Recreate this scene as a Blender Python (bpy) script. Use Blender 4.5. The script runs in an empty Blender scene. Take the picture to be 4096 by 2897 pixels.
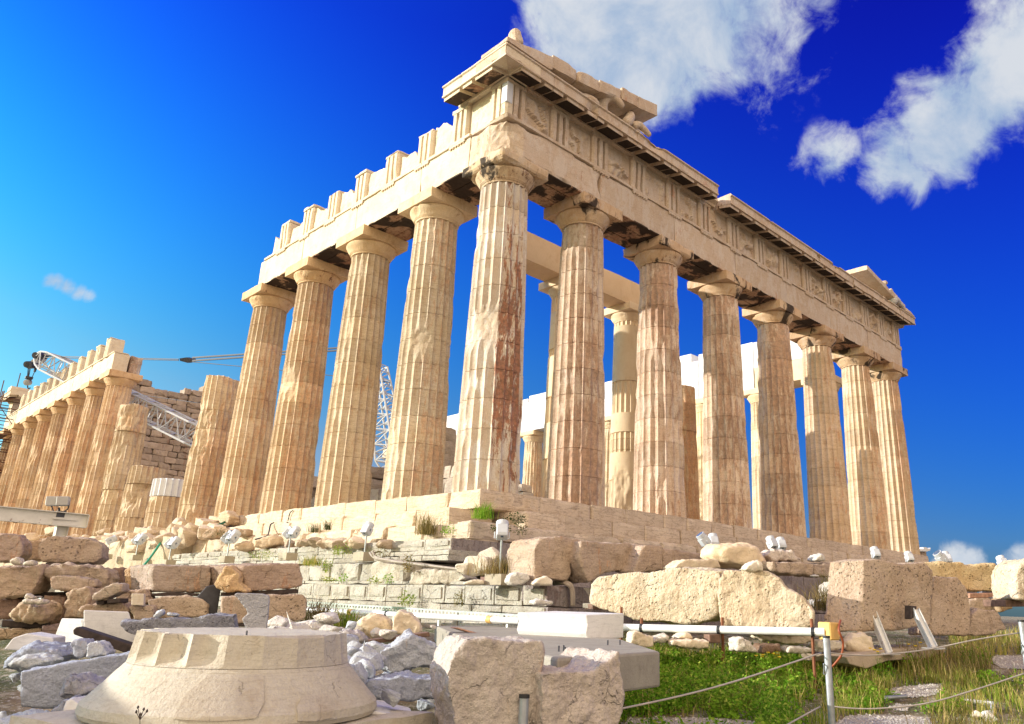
import bpy, bmesh, math, random
import numpy as np
from mathutils import Vector, Matrix

# ------------------------------------------------------------------ camera, world, sun, exposure
SC = bpy.context.scene
COL = SC.collection
R = math.radians
CP = np.array([-13.14074, -16.30462, -2.96907]); YAW, PIT, ROL = 0.79195, 0.30876, 0.02926
FPX, PPX, PPY = 3109.926, 2295.055, 1423.047
def _axes():
    ca, sa, cb, sb, cc, sc = math.cos(YAW), math.sin(YAW), math.cos(PIT), math.sin(PIT), math.cos(ROL), math.sin(ROL)
    f = np.array([sa*cb, ca*cb, sb]); r = np.array([ca, -sa, 0.]); u = np.cross(r, f)
    return cc*r+sc*u, -sc*r+cc*u, f
CR, CU, CF = _axes()
cam = bpy.data.objects.new('camera', bpy.data.cameras.new('camera'))
COL.objects.link(cam)
_m = Matrix(((CR[0], CU[0], -CF[0], CP[0]), (CR[1], CU[1], -CF[1], CP[1]), (CR[2], CU[2], -CF[2], CP[2]), (0, 0, 0, 1)))
cam.matrix_world = _m
cam.data.sensor_width = 36; cam.data.lens = FPX/4096*36
cam.data.shift_x = -(PPX-2048)/4096; cam.data.shift_y = (PPY-1448.5)/4096
cam.data.clip_end = 9000; cam.data.clip_start = .05
SC.camera = cam
SC.view_settings.view_transform = 'Standard'; SC.view_settings.look = 'None'
SC.view_settings.exposure = 0.52; SC.view_settings.gamma = 1

SUN_AZ, SUN_EL = R(38), R(15)       # azimuth counted from -x towards +y
SUND = Vector((-math.cos(SUN_EL)*math.cos(SUN_AZ), math.cos(SUN_EL)*math.sin(SUN_AZ), math.sin(SUN_EL)))
sun = bpy.data.objects.new('sun', bpy.data.lights.new('sun', 'SUN')); COL.objects.link(sun)
sun.data.energy = 4.8; sun.data.angle = R(.5); sun.data.color = (1, .93, .82)
sun.rotation_euler = SUND.to_track_quat('Z', 'Y').to_euler()

def ray(u, v):
    return CF+(u-PPX)/FPX*CR-(v-PPY)/FPX*CU
def P(u, v, D): return CP+D*ray(u, v)
def on(u, v, n, c):
    d = ray(u, v); n = np.array(n, float); return CP+(c-n@CP)/(n@d)*d

class NT:
    """tiny node-tree helper"""
    def __init__(s, t): s.t = t; t.nodes.clear()
    def n(s, ty, ins=None, **kw):
        o = s.t.nodes.new(ty)
        for k, v in kw.items(): setattr(o, k, v)
        if ins:
            for k, v in ins.items():
                i = o.inputs[k]
                if isinstance(v, bpy.types.NodeSocket): s.t.links.new(v, i)
                else: i.default_value = v
        return o
    def math(s, op, a, b=0., c=0., clamp=False):
        o = s.n('ShaderNodeMath', {0: a, 1: b, 2: c}, operation=op); o.use_clamp = clamp; return o.outputs[0]
    def mix(s, f, a, b, bt='MIX'):
        o = s.n('ShaderNodeMix', data_type='RGBA', blend_type=bt)
        for k, v in ((0, f), (6, a), (7, b)):
            if isinstance(v, bpy.types.NodeSocket): s.t.links.new(v, o.inputs[k])
            elif k == 0: o.inputs[k].default_value = v
            else: o.inputs[k].default_value = (*v, 1) if len(v) == 3 else v
        return o.outputs[2]
    def noise(s, vec, scale, detail=6., rough=.6, dist=0.):
        return s.n('ShaderNodeTexNoise', {'Vector': vec, 'Scale': scale, 'Detail': detail, 'Roughness': rough, 'Distortion': dist}).outputs['Fac']
    def ss(s, x, lo, hi):
        return s.n('ShaderNodeMapRange', {0: x, 1: lo, 2: hi, 3: 0., 4: 1.}, interpolation_type='SMOOTHSTEP').outputs[0]
    def map(s, vec, scale, loc=(0, 0, 0)):
        return s.n('ShaderNodeMapping', {'Vector': vec, 'Scale': scale, 'Location': loc}).outputs[0]

def make_world():
    w = bpy.data.worlds.new('World'); SC.world = w; w.use_nodes = True
    t = NT(w.node_tree)
    d = t.n('ShaderNodeVectorMath', {0: t.n('ShaderNodeTexCoord').outputs['Generated']}, operation='NORMALIZE').outputs[0]
    sky = t.n('ShaderNodeTexSky', sky_type='NISHITA', sun_disc=False, sun_elevation=SUN_EL, sun_rotation=math.atan2(SUND.x, SUND.y))
    sky.air_density = 1.0; sky.dust_density = .6; sky.ozone_density = 2.5; sky.altitude = 150
    hs = t.n('ShaderNodeHueSaturation', {'Color': sky.outputs[0], 'Hue': .497, 'Saturation': 1.35, 'Value': 1.0})
    base = hs.outputs[0]
    def dot(v):
        return t.n('ShaderNodeVectorMath', {0: d, 1: v}, operation='DOT_PRODUCT').outputs['Value']
    # a polarised, deep-blue look away from the sun: a colour grade of the sky that depends on sun distance and height
    z = t.n('ShaderNodeSeparateXYZ', {0: d}).outputs[2]
    sd = t.math('MINIMUM', t.math('MAXIMUM', dot(tuple(SUND)), -.55), .62); zc = t.math('MINIMUM', t.math('MAXIMUM', z, t.math('ADD', .10, t.math('MULTIPLY', t.math('MAXIMUM', sd, -.1), .33))), .64)
    ch = []
    for a, b, c, e, g in ((1.183, 6.359, -13.616, -10.29, 13.062), (-1.337, 1.361, 6.37, 3.644, -13.465), (-1.214, -.197, 7.165, 2.321, -6.973)):
        q = t.math('ADD', t.math('MULTIPLY', sd, b), a); q = t.math('ADD', q, t.math('MULTIPLY', zc, c)); q = t.math('ADD', q, t.math('MULTIPLY', t.math('MULTIPLY', sd, zc), e))
        q = t.math('ADD', q, t.math('MULTIPLY', t.math('MULTIPLY', zc, zc), g)); ch.append(t.math('POWER', 2., q))
    base = t.mix(1., base, t.n('ShaderNodeCombineXYZ', {0: ch[0], 1: ch[1], 2: ch[2]}).outputs[0], 'MULTIPLY')
    # clouds: soft lumps in fixed directions of the sky
    def dirn(u, v):
        r = ray(u, v); return r/np.linalg.norm(r)
    n1 = t.noise(d, 7.5, 10., .6, .35); n2 = t.noise(d, 24., 9., .62, .5)
    nn = t.math('ADD', t.math('MULTIPLY', n1, .60), t.math('MULTIPLY', n2, .40))
    tot = None
    blobs = [(2330, -80, .08, 1.), (2420, 70, .095, 1.25), (2500, 210, .09, 1.25), (2620, 130, .11, 1.2), (2600, 310, .06, 1.0), (2480, 330, .04, .7), (2800, 60, .12, .95), (2980, 60, .10, .62), (3150, 0, .09, .42), (2900, 190, .05, .4), (2220, -40, .05, .42), (2250, 120, .03, .34),
             (3560, 670, .040, .9), (3640, 620, .055, .95), (3620, 720, .03, .6), (3760, 540, .062, 1.), (3730, 690, .03, .55), (3880, 440, .066, 1.0), (4000, 340, .066, 1.0), (4120, 250, .07, 1.0), (4240, 160, .08, 1.), (4100, 420, .06, .6), (3960, 500, .05, .55),
             (3320, 640, .04, .62), (3240, 660, .028, .5), (3400, 610, .03, .5), (2900, 420, .03, .36), (2840, 470, .025, .3), (200, 1122, .012, .62), (235, 1132, .013, .7), (270, 1147, .013, .72), (310, 1166, .012, .62), (345, 1180, .010, .5),
             (3830, 2235, .022, .8), (3880, 2240, .02, .75), (4100, 2240, .022, .8), (3800, 2250, .02, .7)]
    for u, v, rad, st in blobs:
        dv = t.n('ShaderNodeVectorMath', {0: d, 1: tuple(dirn(u, v))}, operation='DISTANCE').outputs['Value']
        b = t.math('MULTIPLY', t.ss(dv, rad*1.7, rad*.1), st)
        tot = b if tot is None else t.math('MAXIMUM', tot, b)
    # an unseen warm cloud mass behind the viewer, added to fill the shade
    fill_bank = t.ss(dot((-.55, -.70, .45)), .0, .85)
    tot = t.math('MAXIMUM', tot, t.math('MULTIPLY', fill_bank, .95))
    dens = t.ss(t.math('ADD', t.math('MULTIPLY', tot, .74), t.math('MULTIPLY', t.math('SUBTRACT', nn, .5), 1.9)), .22, .62)
    dens = t.math('MULTIPLY', dens, t.ss(tot, .03, .25))
    ccol = t.mix(t.ss(n1, .34, .62), (.34, .47, .66), (.68, .72, .77))
    ccol = t.mix(fill_bank, ccol, (2.05, 1.64, 1.18))
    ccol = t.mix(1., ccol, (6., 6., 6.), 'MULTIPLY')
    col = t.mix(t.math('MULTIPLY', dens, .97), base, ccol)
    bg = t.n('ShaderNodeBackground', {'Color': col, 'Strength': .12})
    o = t.n('ShaderNodeOutputWorld'); w.node_tree.links.new(bg.outputs[0], o.inputs[0])
make_world()

# ------------------------------------------------------------------ noise and meshes
def _h(ix, iy, iz, seed):
    n = (ix.astype(np.uint64)*np.uint64(374761393)+iy.astype(np.uint64)*np.uint64(668265263)+iz.astype(np.uint64)*np.uint64(2147483647)+np.uint64(seed*974634541)) & np.uint64(0xffffffff)
    n = ((n ^ (n >> np.uint64(13)))*np.uint64(1274126177)) & np.uint64(0xffffffff)
    n = (n ^ (n >> np.uint64(16))) & np.uint64(0xffff)
    return n.astype(float)/32767.5-1
def vnoise(p, seed=0):
    p = np.asarray(p, float)+1000.; i = np.floor(p).astype(np.int64); f = p-i; f = f*f*(3-2*f)
    x, y, z = i[:, 0], i[:, 1], i[:, 2]; o = 0
    for a in (0, 1):
        for b in (0, 1):
            for c in (0, 1):
                w = (f[:, 0] if a else 1-f[:, 0])*(f[:, 1] if b else 1-f[:, 1])*(f[:, 2] if c else 1-f[:, 2])
                o = o+w*_h(x+a, y+b, z+c, seed)
    return o
def fbm(p, seed=0, oct=4):
    o = 0; a = .55; p = np.asarray(p, float)
    for k in range(oct): o = o+a*vnoise(p*2.03**k, seed+k*17); a *= .5
    return o

class MB:
    def __init__(s): s.v = []; s.f = []; s.k = 0; s.t = []
    def add(s, v, f, tone=1.):
        v = np.asarray(v, float); s.v.append(v); s.f += [tuple(int(i)+s.k for i in q) for q in f]; s.k += len(v)
        s.t.append(np.full(len(v), tone) if np.isscalar(tone) else np.asarray(tone, float))
        return s
    def box(s, lo, hi, tone=1., M=None):
        (a, b, c), (d, e, g) = lo, hi
        v = np.array([(a, b, c), (d, b, c), (d, e, c), (a, e, c), (a, b, g), (d, b, g), (d, e, g), (a, e, g)], float)
        if M is not None: v = np.array([tuple(M @ Vector(q)) for q in v])
        return s.add(v, [(0, 3, 2, 1), (4, 5, 6, 7), (0, 1, 5, 4), (1, 2, 6, 5), (2, 3, 7, 6), (3, 0, 4, 7)], tone)
    def rbox(s, lo, hi, res=.15, amp=.012, chip=.05, seed=0, tone=1., skip='', M=None, big=0.):
        """a stone block: gridded box with worn edges"""
        lo = np.array(lo, float); hi = np.array(hi, float); sz = hi-lo
        n = np.maximum(1, np.minimum(60, np.ceil(sz/res))).astype(int)
        for ax in range(3):
            u, w = (ax+1) % 3, (ax+2) % 3
            for sd in (0, 1):
                if 'xyz'[ax]+'-+'[sd] in skip: continue
                a = np.linspace(0, 1, n[u]+1); b = np.linspace(0, 1, n[w]+1)
                A, B = np.meshgrid(a, b, indexing='ij'); q = np.zeros((A.size, 3))
                q[:, ax] = sd; q[:, u] = A.ravel(); q[:, w] = B.ravel()
                p = lo+q*sz
                if chip > 0:
                    e = np.minimum(q, 1-q)*sz; nz = fbm(p*1.7+seed*3.1, seed, 3)
                    ch = chip*np.clip(.35+1.6*nz, 0.05, 2.2)
                    es = np.sort(e, 1); d2 = es[:, 1]
                    er = np.clip(ch-d2, 0, None)*.55
                    cen = (lo+hi)/2
                    for k in range(3):
                        m = e[:, k] < ch
                        p[:, k] += np.where(m, np.sign(cen[k]-p[:, k])*np.minimum(er, sz[k]*.4), 0)
                if amp > 0:
                    p = p+amp*np.stack([fbm(p*3.+7, seed+3, 3), fbm(p*3.+17, seed+5, 3), fbm(p*3.+27, seed+9, 3)], 1)
                if big > 0:
                    p = p+big*np.stack([fbm(p*.9+3, seed+13, 2), fbm(p*.9+9, seed+15, 2), fbm(p*.9+5, seed+19, 2)], 1)
                if M is not None: p = np.array([tuple(M @ Vector(x)) for x in p])
                m = n[w]+1; f = []
                for i in range(n[u]):
                    for j in range(n[w]):
                        c = (i*m+j, (i+1)*m+j, (i+1)*m+j+1, i*m+j+1); f.append(c if sd else c[::-1])
                s.add(p, f, tone)
        return s
    def tube(s, a, b, r, n=8, r2=None, tone=1.):
        a = Vector(a); b = Vector(b); r2 = r if r2 is None else r2
        q = (b-a).to_track_quat('Z', 'Y'); v = []
        for p, rr in ((a, r), (b, r2)):
            for i in range(n):
                t = 2*math.pi*i/n; v.append(tuple(p+q @ Vector((rr*math.cos(t), rr*math.sin(t), 0))))
        f = [(i, (i+1) % n, n+(i+1) % n, n+i) for i in range(n)]+[tuple(range(n))[::-1], tuple(range(n, 2*n))]
        return s.add(v, f, tone)
    def path(s, pts, r, n=7, tone=1.):
        for a, b in zip(pts[:-1], pts[1:]): s.tube(a, b, r, n, tone=tone)
        return s
    def lathe(s, prof, n=32, cen=(0, 0, 0), tone=1., M=None):
        v = []; f = []
        for r, z in prof:
            for i in range(n):
                t = 2*math.pi*i/n; v.append((cen[0]+r*math.cos(t), cen[1]+r*math.sin(t), cen[2]+z))
        for k in range(len(prof)-1):
            for i in range(n):
                j = (i+1) % n; f.append((k*n+i, k*n+j, (k+1)*n+j, (k+1)*n+i))
        f += [tuple(range(n))[::-1], tuple(range((len(prof)-1)*n, len(prof)*n))]
        if M is not None: v = [tuple(M @ Vector(q)) for q in v]
        return s.add(v, f, tone)
    def prism(s, poly, ext, tone=1.):
        """polygon of 3-D points pushed along ext"""
        p = np.array([tuple(q) for q in poly], float); n = len(p); e = np.array(ext, float)
        v = np.vstack([p, p+e]); f = [tuple(range(n)), tuple(range(n, 2*n))[::-1]]+[(i, n+i, n+(i+1) % n, (i+1) % n) for i in range(n)]
        return s.add(v, f, tone)
    def build(s, name, mat, parent=None, smooth=False, org=None, fix=False):
        me = bpy.data.meshes.new(name); V = np.vstack(s.v); o = np.zeros(3) if org is None else np.array(org, float)
        me.from_pydata((V-o).tolist(), [], s.f)
        if fix:
            bm = bmesh.new(); bm.from_mesh(me); bmesh.ops.recalc_face_normals(bm, faces=bm.faces); bm.to_mesh(me); bm.free()
        at = me.attributes.new('tone', 'FLOAT', 'POINT'); at.data.foreach_set('value', np.concatenate(s.t).astype(np.float32))
        if smooth: me.polygons.foreach_set('use_smooth', [True]*len(me.polygons))
        me.materials.append(mat)
        ob = bpy.data.objects.new(name, me); COL.objects.link(ob); ob.location = o
        if parent is not None: setpar(ob, parent)
        return ob
def setpar(o, p):
    o.parent = p
    if o.location.length or True:
        w = Vector((0, 0, 0)); q = p
        while q: w += q.location; q = q.parent
        o.location = o.location-w
def empty(name, loc=(0, 0, 0), parent=None):
    o = bpy.data.objects.new(name, None); COL.objects.link(o); o.location = loc; o.empty_display_size = .3
    if parent is not None: setpar(o, parent)
    return o
def tag(o, label=None, cat=None, group=None, kind=None):
    for k, v in (('label', label), ('category', cat), ('group', group), ('kind', kind)):
        if v: o[k] = v
    return o

# ------------------------------------------------------------------ materials
def stone(name, c1, c2, c3, patina=(.25, .11, .05), pat=0., patlo=.5, streak=1., white=None, wh=0., crust=0., bump=.35, pits=0., vein=0., sc=1., speck=.25, crack=0., side=None):
    m = bpy.data.materials.new(name); m.use_nodes = True; t = NT(m.node_tree)
    geo = t.n('ShaderNodeNewGeometry'); oi = t.n('ShaderNodeObjectInfo')
    rnd = t.n('ShaderNodeCombineXYZ', {0: t.math('MULTIPLY', oi.outputs['Random'], 37.), 1: t.math('MULTIPLY', oi.outputs['Random'], 91.), 2: 0.}).outputs[0]
    co = t.n('ShaderNodeVectorMath', {0: geo.outputs['Position'], 1: rnd}, operation='ADD').outputs[0]
    tone = t.n('ShaderNodeAttribute', attribute_name='tone').outputs['Fac']
    tone = t.math('ADD', tone, t.math('LESS_THAN', tone, .01))      # remeshed stones carry no tone
    a = t.ss(t.noise(co, .9*sc, 7., .62, .4), .36, .64)
    col = t.mix(a, c1, c2)
    b = t.ss(t.noise(t.map(co, (1, 1, .55)), 3.6*sc, 9., .68, .5), .5, .74)
    col = t.mix(t.math('MULTIPLY', b, .75), col, c3)
    if vein:
        v = t.ss(t.math('ABSOLUTE', t.math('SUBTRACT', t.noise(t.map(co, (.7, .7, 6.5)), 1.3*sc, 9., .62, .25), .5)), .03, 0.)
        col = t.mix(t.math('MULTIPLY', v, vein), col, tuple(x*.55 for x in c3))
    if white is not None:
        wn = t.ss(t.noise(t.map(co, (1, 1, .45)), 2.7*sc, 10., .72, .3), .56-.1*wh, .60-.1*wh)
        col = t.mix(t.math('MULTIPLY', wn, min(1, wh)), col, white)
    if pat:
        pn = t.noise(t.map(co, (1.5, 1.5, .30)), 4.2*sc, 12., .76, .3)
        big = t.noise(t.map(co, (1, 1, .45)), .42*sc, 3., .5)
        pv = t.math('ADD', pn, t.math('MULTIPLY', t.math('SUBTRACT', big, .5), .55))
        if side:                # more patina towards one side of a column, by angle round its axis
            ob = t.n('ShaderNodeSeparateXYZ', {0: t.n('ShaderNodeTexCoord').outputs['Object']}); fl = t.n('ShaderNodeCombineXYZ', {0: ob.outputs[0], 1: ob.outputs[1], 2: 0.}).outputs[0]
            fl = t.n('ShaderNodeVectorMath', {0: fl}, operation='NORMALIZE').outputs[0]
            dd = t.n('ShaderNodeVectorMath', {0: fl, 1: (math.cos(R(side[0])), math.sin(R(side[0])), 0)}, operation='DOT_PRODUCT').outputs['Value']
            pv = t.math('ADD', pv, t.math('MULTIPLY', t.math('SUBTRACT', t.ss(dd, side[1], side[2]), .6), .26))
        pf = t.ss(pv, patlo, patlo+.03)
        pc = t.mix(t.ss(t.noise(co, 9.*sc, 5.), .35, .65), patina, tuple(min(1, x*2.1) for x in patina))
        col = t.mix(t.math('MULTIPLY', pf, pat), col, pc)
    if crust:
        cn = t.noise(t.map(co, (1, 1, .6)), 1.1*sc, 8., .6, .6)
        cf = t.ss(cn, .56-.16*crust, .62-.14*crust)
        col = t.mix(t.math('MULTIPLY', cf, .93), col, (.022, .016, .013))
    ck = None
    if crack:
        wv = t.n('ShaderNodeVectorMath', {0: co, 1: t.n('ShaderNodeVectorMath', {0: t.n('ShaderNodeTexNoise', {'Vector': co, 'Scale': 2.2*sc, 'Detail': 5.}).outputs['Color'], 1: (.35, .35, .35)}, operation='MULTIPLY').outputs[0]}, operation='ADD').outputs[0]
        ve = t.n('ShaderNodeTexVoronoi', {'Vector': wv, 'Scale': 1.15*sc}, feature='DISTANCE_TO_EDGE').outputs['Distance']
        ck = t.math('MULTIPLY', t.ss(ve, .011, .002), t.ss(t.noise(co, 2.4*sc, 5.), .50, .62))
        col = t.mix(t.math('MULTIPLY', ck, .8*crack), col, tuple(x*.22 for x in c3))
        lich = t.ss(t.noise(co, 7*sc, 9., .75, .4), .60, .66)
        col = t.mix(t.math('MULTIPLY', lich, .5*crack), col, tuple(x*.42 for x in c3))
        lig = t.ss(t.noise(co, 5.3*sc, 9., .72, .3), .58, .66)
        col = t.mix(t.math('MULTIPLY', lig, .45*crack), col, tuple(min(.9, x*1.25) for x in c1))
    sp = t.noise(co, 34*sc, 4., .7)
    col = t.mix(1., col, t.n('ShaderNodeMapRange', {0: sp, 1: .25, 2: .75, 3: 1-speck, 4: 1+speck*.5}).outputs[0], 'MULTIPLY')
    dk = t.ss(t.noise(co, 12*sc, 8., .75), .63, .74)
    col = t.mix(t.math('MULTIPLY', dk, .35), col, tuple(x*.35 for x in c3))
    col = t.mix(1., col, tone, 'MULTIPLY')
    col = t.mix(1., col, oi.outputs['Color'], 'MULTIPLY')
    h = t.math('ADD', t.math('MULTIPLY', t.noise(co, 16*sc, 8., .7), .6), t.math('MULTIPLY', t.noise(co, 4*sc, 6., .6), .9))
    if ck is not None: h = t.math('SUBTRACT', h, t.math('MULTIPLY', ck, 1.2))
    if pits:
        vo = t.n('ShaderNodeTexVoronoi', {'Vector': t.map(co, (1, 1, 1)), 'Scale': 11.*sc, 'Randomness': 1.})
        pm = t.math('MULTIPLY', t.ss(vo.outputs['Distance'], .32, .08), t.ss(t.noise(co, 3*sc, 3.), .4, .6))
        h = t.math('SUBTRACT', h, t.math('MULTIPLY', pm, 1.3*pits))
        col = t.mix(t.math('MULTIPLY', pm, .45*pits), col, tuple(x*.3 for x in c3))
    bp = t.n('ShaderNodeBump', {'Height': h, 'Strength': bump, 'Distance': .06})
    bs = t.n('ShaderNodeBsdfPrincipled', {'Base Color': col, 'Roughness': .88, 'Normal': bp.outputs[0], 'Specular IOR Level': .25})
    o = t.n('ShaderNodeOutputMaterial'); m.node_tree.links.new(bs.outputs[0], o.inputs[0])
    return m
def plain(name, c, rough=.5, metal=0., var=.15, sc=8., rust=None, rs=0., spec=.5):
    m = bpy.data.materials.new(name); m.use_nodes = True; t = NT(m.node_tree)
    co = t.n('ShaderNodeNewGeometry').outputs['Position']
    n = t.noise(co, sc, 6., .65)
    col = t.mix(1., c, t.n('ShaderNodeMapRange', {0: n, 1: .3, 2: .7, 3: 1-var, 4: 1+var}).outputs[0], 'MULTIPLY')
    if rust: col = t.mix(t.math('MULTIPLY', t.ss(t.noise(co, sc*.8, 8., .7), .62-rs*.2, .68-rs*.2), .9), col, rust)
    col = t.mix(1., col, t.n('ShaderNodeObjectInfo').outputs['Color'], 'MULTIPLY')
    bp = t.n('ShaderNodeBump', {'Height': n, 'Strength': .12, 'Distance': .02})
    bs = t.n('ShaderNodeBsdfPrincipled', {'Base Color': col, 'Roughness': rough, 'Metallic': metal, 'Normal': bp.outputs[0], 'Specular IOR Level': spec})
    o = t.n('ShaderNodeOutputMaterial'); m.node_tree.links.new(bs.outputs[0], o.inputs[0])
    return m
M_ = {}
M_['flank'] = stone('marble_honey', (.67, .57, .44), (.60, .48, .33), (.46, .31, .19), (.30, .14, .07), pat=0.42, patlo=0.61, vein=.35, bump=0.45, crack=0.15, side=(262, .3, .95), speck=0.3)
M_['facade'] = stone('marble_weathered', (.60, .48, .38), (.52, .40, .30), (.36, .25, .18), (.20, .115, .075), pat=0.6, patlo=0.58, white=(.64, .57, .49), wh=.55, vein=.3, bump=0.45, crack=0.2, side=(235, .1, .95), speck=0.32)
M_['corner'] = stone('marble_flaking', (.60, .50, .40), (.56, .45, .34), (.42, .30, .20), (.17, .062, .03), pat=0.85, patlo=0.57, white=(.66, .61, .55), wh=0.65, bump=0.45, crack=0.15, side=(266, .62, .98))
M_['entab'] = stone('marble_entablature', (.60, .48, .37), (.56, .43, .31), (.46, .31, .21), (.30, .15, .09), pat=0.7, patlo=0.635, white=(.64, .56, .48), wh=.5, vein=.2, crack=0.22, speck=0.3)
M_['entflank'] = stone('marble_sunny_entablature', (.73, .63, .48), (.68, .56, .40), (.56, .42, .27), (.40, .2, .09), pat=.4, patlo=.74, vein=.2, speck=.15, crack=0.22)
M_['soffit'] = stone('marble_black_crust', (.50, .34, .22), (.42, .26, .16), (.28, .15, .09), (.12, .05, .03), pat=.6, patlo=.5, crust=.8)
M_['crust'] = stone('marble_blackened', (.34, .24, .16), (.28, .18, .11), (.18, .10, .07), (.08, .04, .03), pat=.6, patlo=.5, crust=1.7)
M_['capital'] = stone('marble_capital', (.60, .46, .31), (.52, .37, .23), (.36, .20, .10), (.10, .045, .025), pat=0.8, patlo=.60, crust=0.03, white=(.6, .55, .48), wh=.3)
M_['capflank'] = stone('marble_flank_capital', (.70, .55, .37), (.62, .45, .27), (.45, .27, .13), (.12, .05, .03), pat=.9, patlo=.66)
M_['new'] = stone('marble_new_white', (.70, .71, .73), (.66, .67, .70), (.58, .58, .60), crack=.4, bump=.08, speck=.05)
M_['beige'] = stone('marble_restored_beige', (.70, .56, .38), (.66, .51, .33), (.58, .43, .27), bump=.12, speck=.08)
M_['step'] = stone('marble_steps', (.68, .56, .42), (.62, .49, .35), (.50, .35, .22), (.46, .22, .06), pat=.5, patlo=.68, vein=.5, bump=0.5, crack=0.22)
M_['stepshade'] = stone('marble_front_steps', (.64, .53, .41), (.58, .47, .36), (.42, .31, .22), (.20, .1, .06), pat=.4, patlo=.68, vein=.55, bump=0.5, crack=0.22)  # front copy of the step marble, its shade partly put into the colour
M_['wallpink'] = stone('rubble_wall', (.46, .37, .29), (.40, .31, .24), (.26, .19, .14), (.2, .09, .05), pat=.5, patlo=.6, bump=.6, crack=0.45)
M_['poros'] = stone('grey_limestone', (.52, .49, .42), (.45, .41, .34), (.27, .23, .18), (.30, .19, .10), pat=.4, patlo=.66, bump=.8, pits=.5, sc=1.6, crack=0.45)
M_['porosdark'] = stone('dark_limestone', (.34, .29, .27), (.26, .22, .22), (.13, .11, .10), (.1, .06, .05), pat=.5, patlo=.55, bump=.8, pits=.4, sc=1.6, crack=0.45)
M_['block'] = stone('marble_block', (.58, .50, .42), (.50, .42, .34), (.36, .28, .21), (.34, .19, .10), pat=.5, patlo=.62, vein=.4, bump=0.85, sc=1.5, crack=0.45)
M_['pitted'] = stone('marble_pitted', (.60, .52, .43), (.52, .43, .34), (.38, .29, .21), (.34, .17, .09), pat=.4, patlo=.64, bump=0.9, pits=0.75, sc=1.5, crack=0.45)
M_['hewn'] = stone('marble_hewn', (.74, .63, .48), (.70, .57, .40), (.56, .41, .26), (.55, .32, .12), pat=.35, patlo=.66, bump=1.0, pits=.5, sc=1.3, crack=0.45)
M_['grey'] = stone('marble_grey', (.62, .60, .60), (.54, .52, .52), (.38, .35, .35), (.4, .27, .17), pat=.35, patlo=.64, vein=.18, bump=0.8, sc=2., crack=0.45)
M_['bluegrey'] = stone('marble_rough_grey', (.42, .42, .46), (.33, .33, .38), (.2, .19, .22), bump=1., sc=2.6, pits=.4, crack=0.45)
M_['whiteblk'] = stone('marble_white_block', (.72, .71, .70), (.67, .66, .66), (.55, .54, .54), bump=.14, speck=.07, vein=.25, sc=2.)
M_['whiterock'] = stone('marble_white_rock', (.80, .76, .70), (.72, .67, .60), (.55, .47, .38), bump=0.8, sc=2.5, crack=0.45)
M_['cream'] = stone('marble_cream', (.74, .66, .54), (.70, .61, .48), (.60, .49, .36), (.5, .3, .15), pat=.2, patlo=.7, vein=.2, bump=0.4, sc=2., speck=.1, crack=0.5)
M_['concrete'] = stone('concrete', (.36, .33, .27), (.31, .28, .23), (.24, .21, .17), bump=.25, sc=2.4, speck=.12)
M_['cranepaint'] = plain('crane_paint', (.46, .47, .48), .5, var=.15)
M_['lampwhite'] = plain('white_enamel', (.50, .53, .57), .35, var=.06)
M_['steelwhite'] = plain('white_painted_steel', (.66, .66, .64), .45, var=.1, rust=(.2, .09, .05), rs=.0)
M_['pipe'] = plain('white_plastic', (.74, .75, .75), .35, var=.1, rust=(.4, .36, .3), rs=-.15)
M_['galv'] = plain('galvanised_steel', (.34, .36, .37), .42, .6, var=.2)
M_['black'] = plain('black_rubber', (.02, .02, .022), .6)
M_['darksteel'] = plain('dark_steel', (.06, .06, .07), .5, .4, var=.3)
M_['rust'] = plain('rusty_steel', (.22, .085, .04), .8, .2, var=.35)
M_['wood'] = plain('weathered_wood', (.17, .10, .07), .85, var=.45, sc=14.)
M_['darkwood'] = plain('dark_wood', (.05, .035, .03), .85, var=.5, sc=14.)
M_['orange'] = plain('orange_hose', (.28, .07, .025), .5)
M_['ochre'] = plain('ochre_cap', (.66, .42, .13), .6)
M_['green'] = plain('green_hose', (.02, .26, .16), .5)
M_['cable'] = plain('grey_brown_cable', (.30, .25, .2), .6)
M_['rope'] = plain('rope_fibre', (.40, .36, .32), .8)
M_['glass'] = plain('lamp_glass', (.08, .12, .2), .08)
M_['craneblue'] = plain('steel_cable', (.018, .024, .05), .6)
# ------------------------------------------------------------------ the temple
XS = [1.02, 4.70, 9.0, 13.29, 17.59, 21.88, 26.18, 29.86]
YS = [1.02]+[4.70+4.293*i for i in range(15)]+[68.48]
FC = .22                                     # face of the architrave
def zsty(x, y):                              # the platform droops a little towards its corner
    d = math.hypot(max(x, 0), max(y, 0)); return -.10*math.exp(-(d/7.)**2)
temple = tag(empty('ruined_temple', (0, 0, -.1)), 'ruined marble temple with fluted Doric columns standing on a stepped platform', 'temple')

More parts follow.
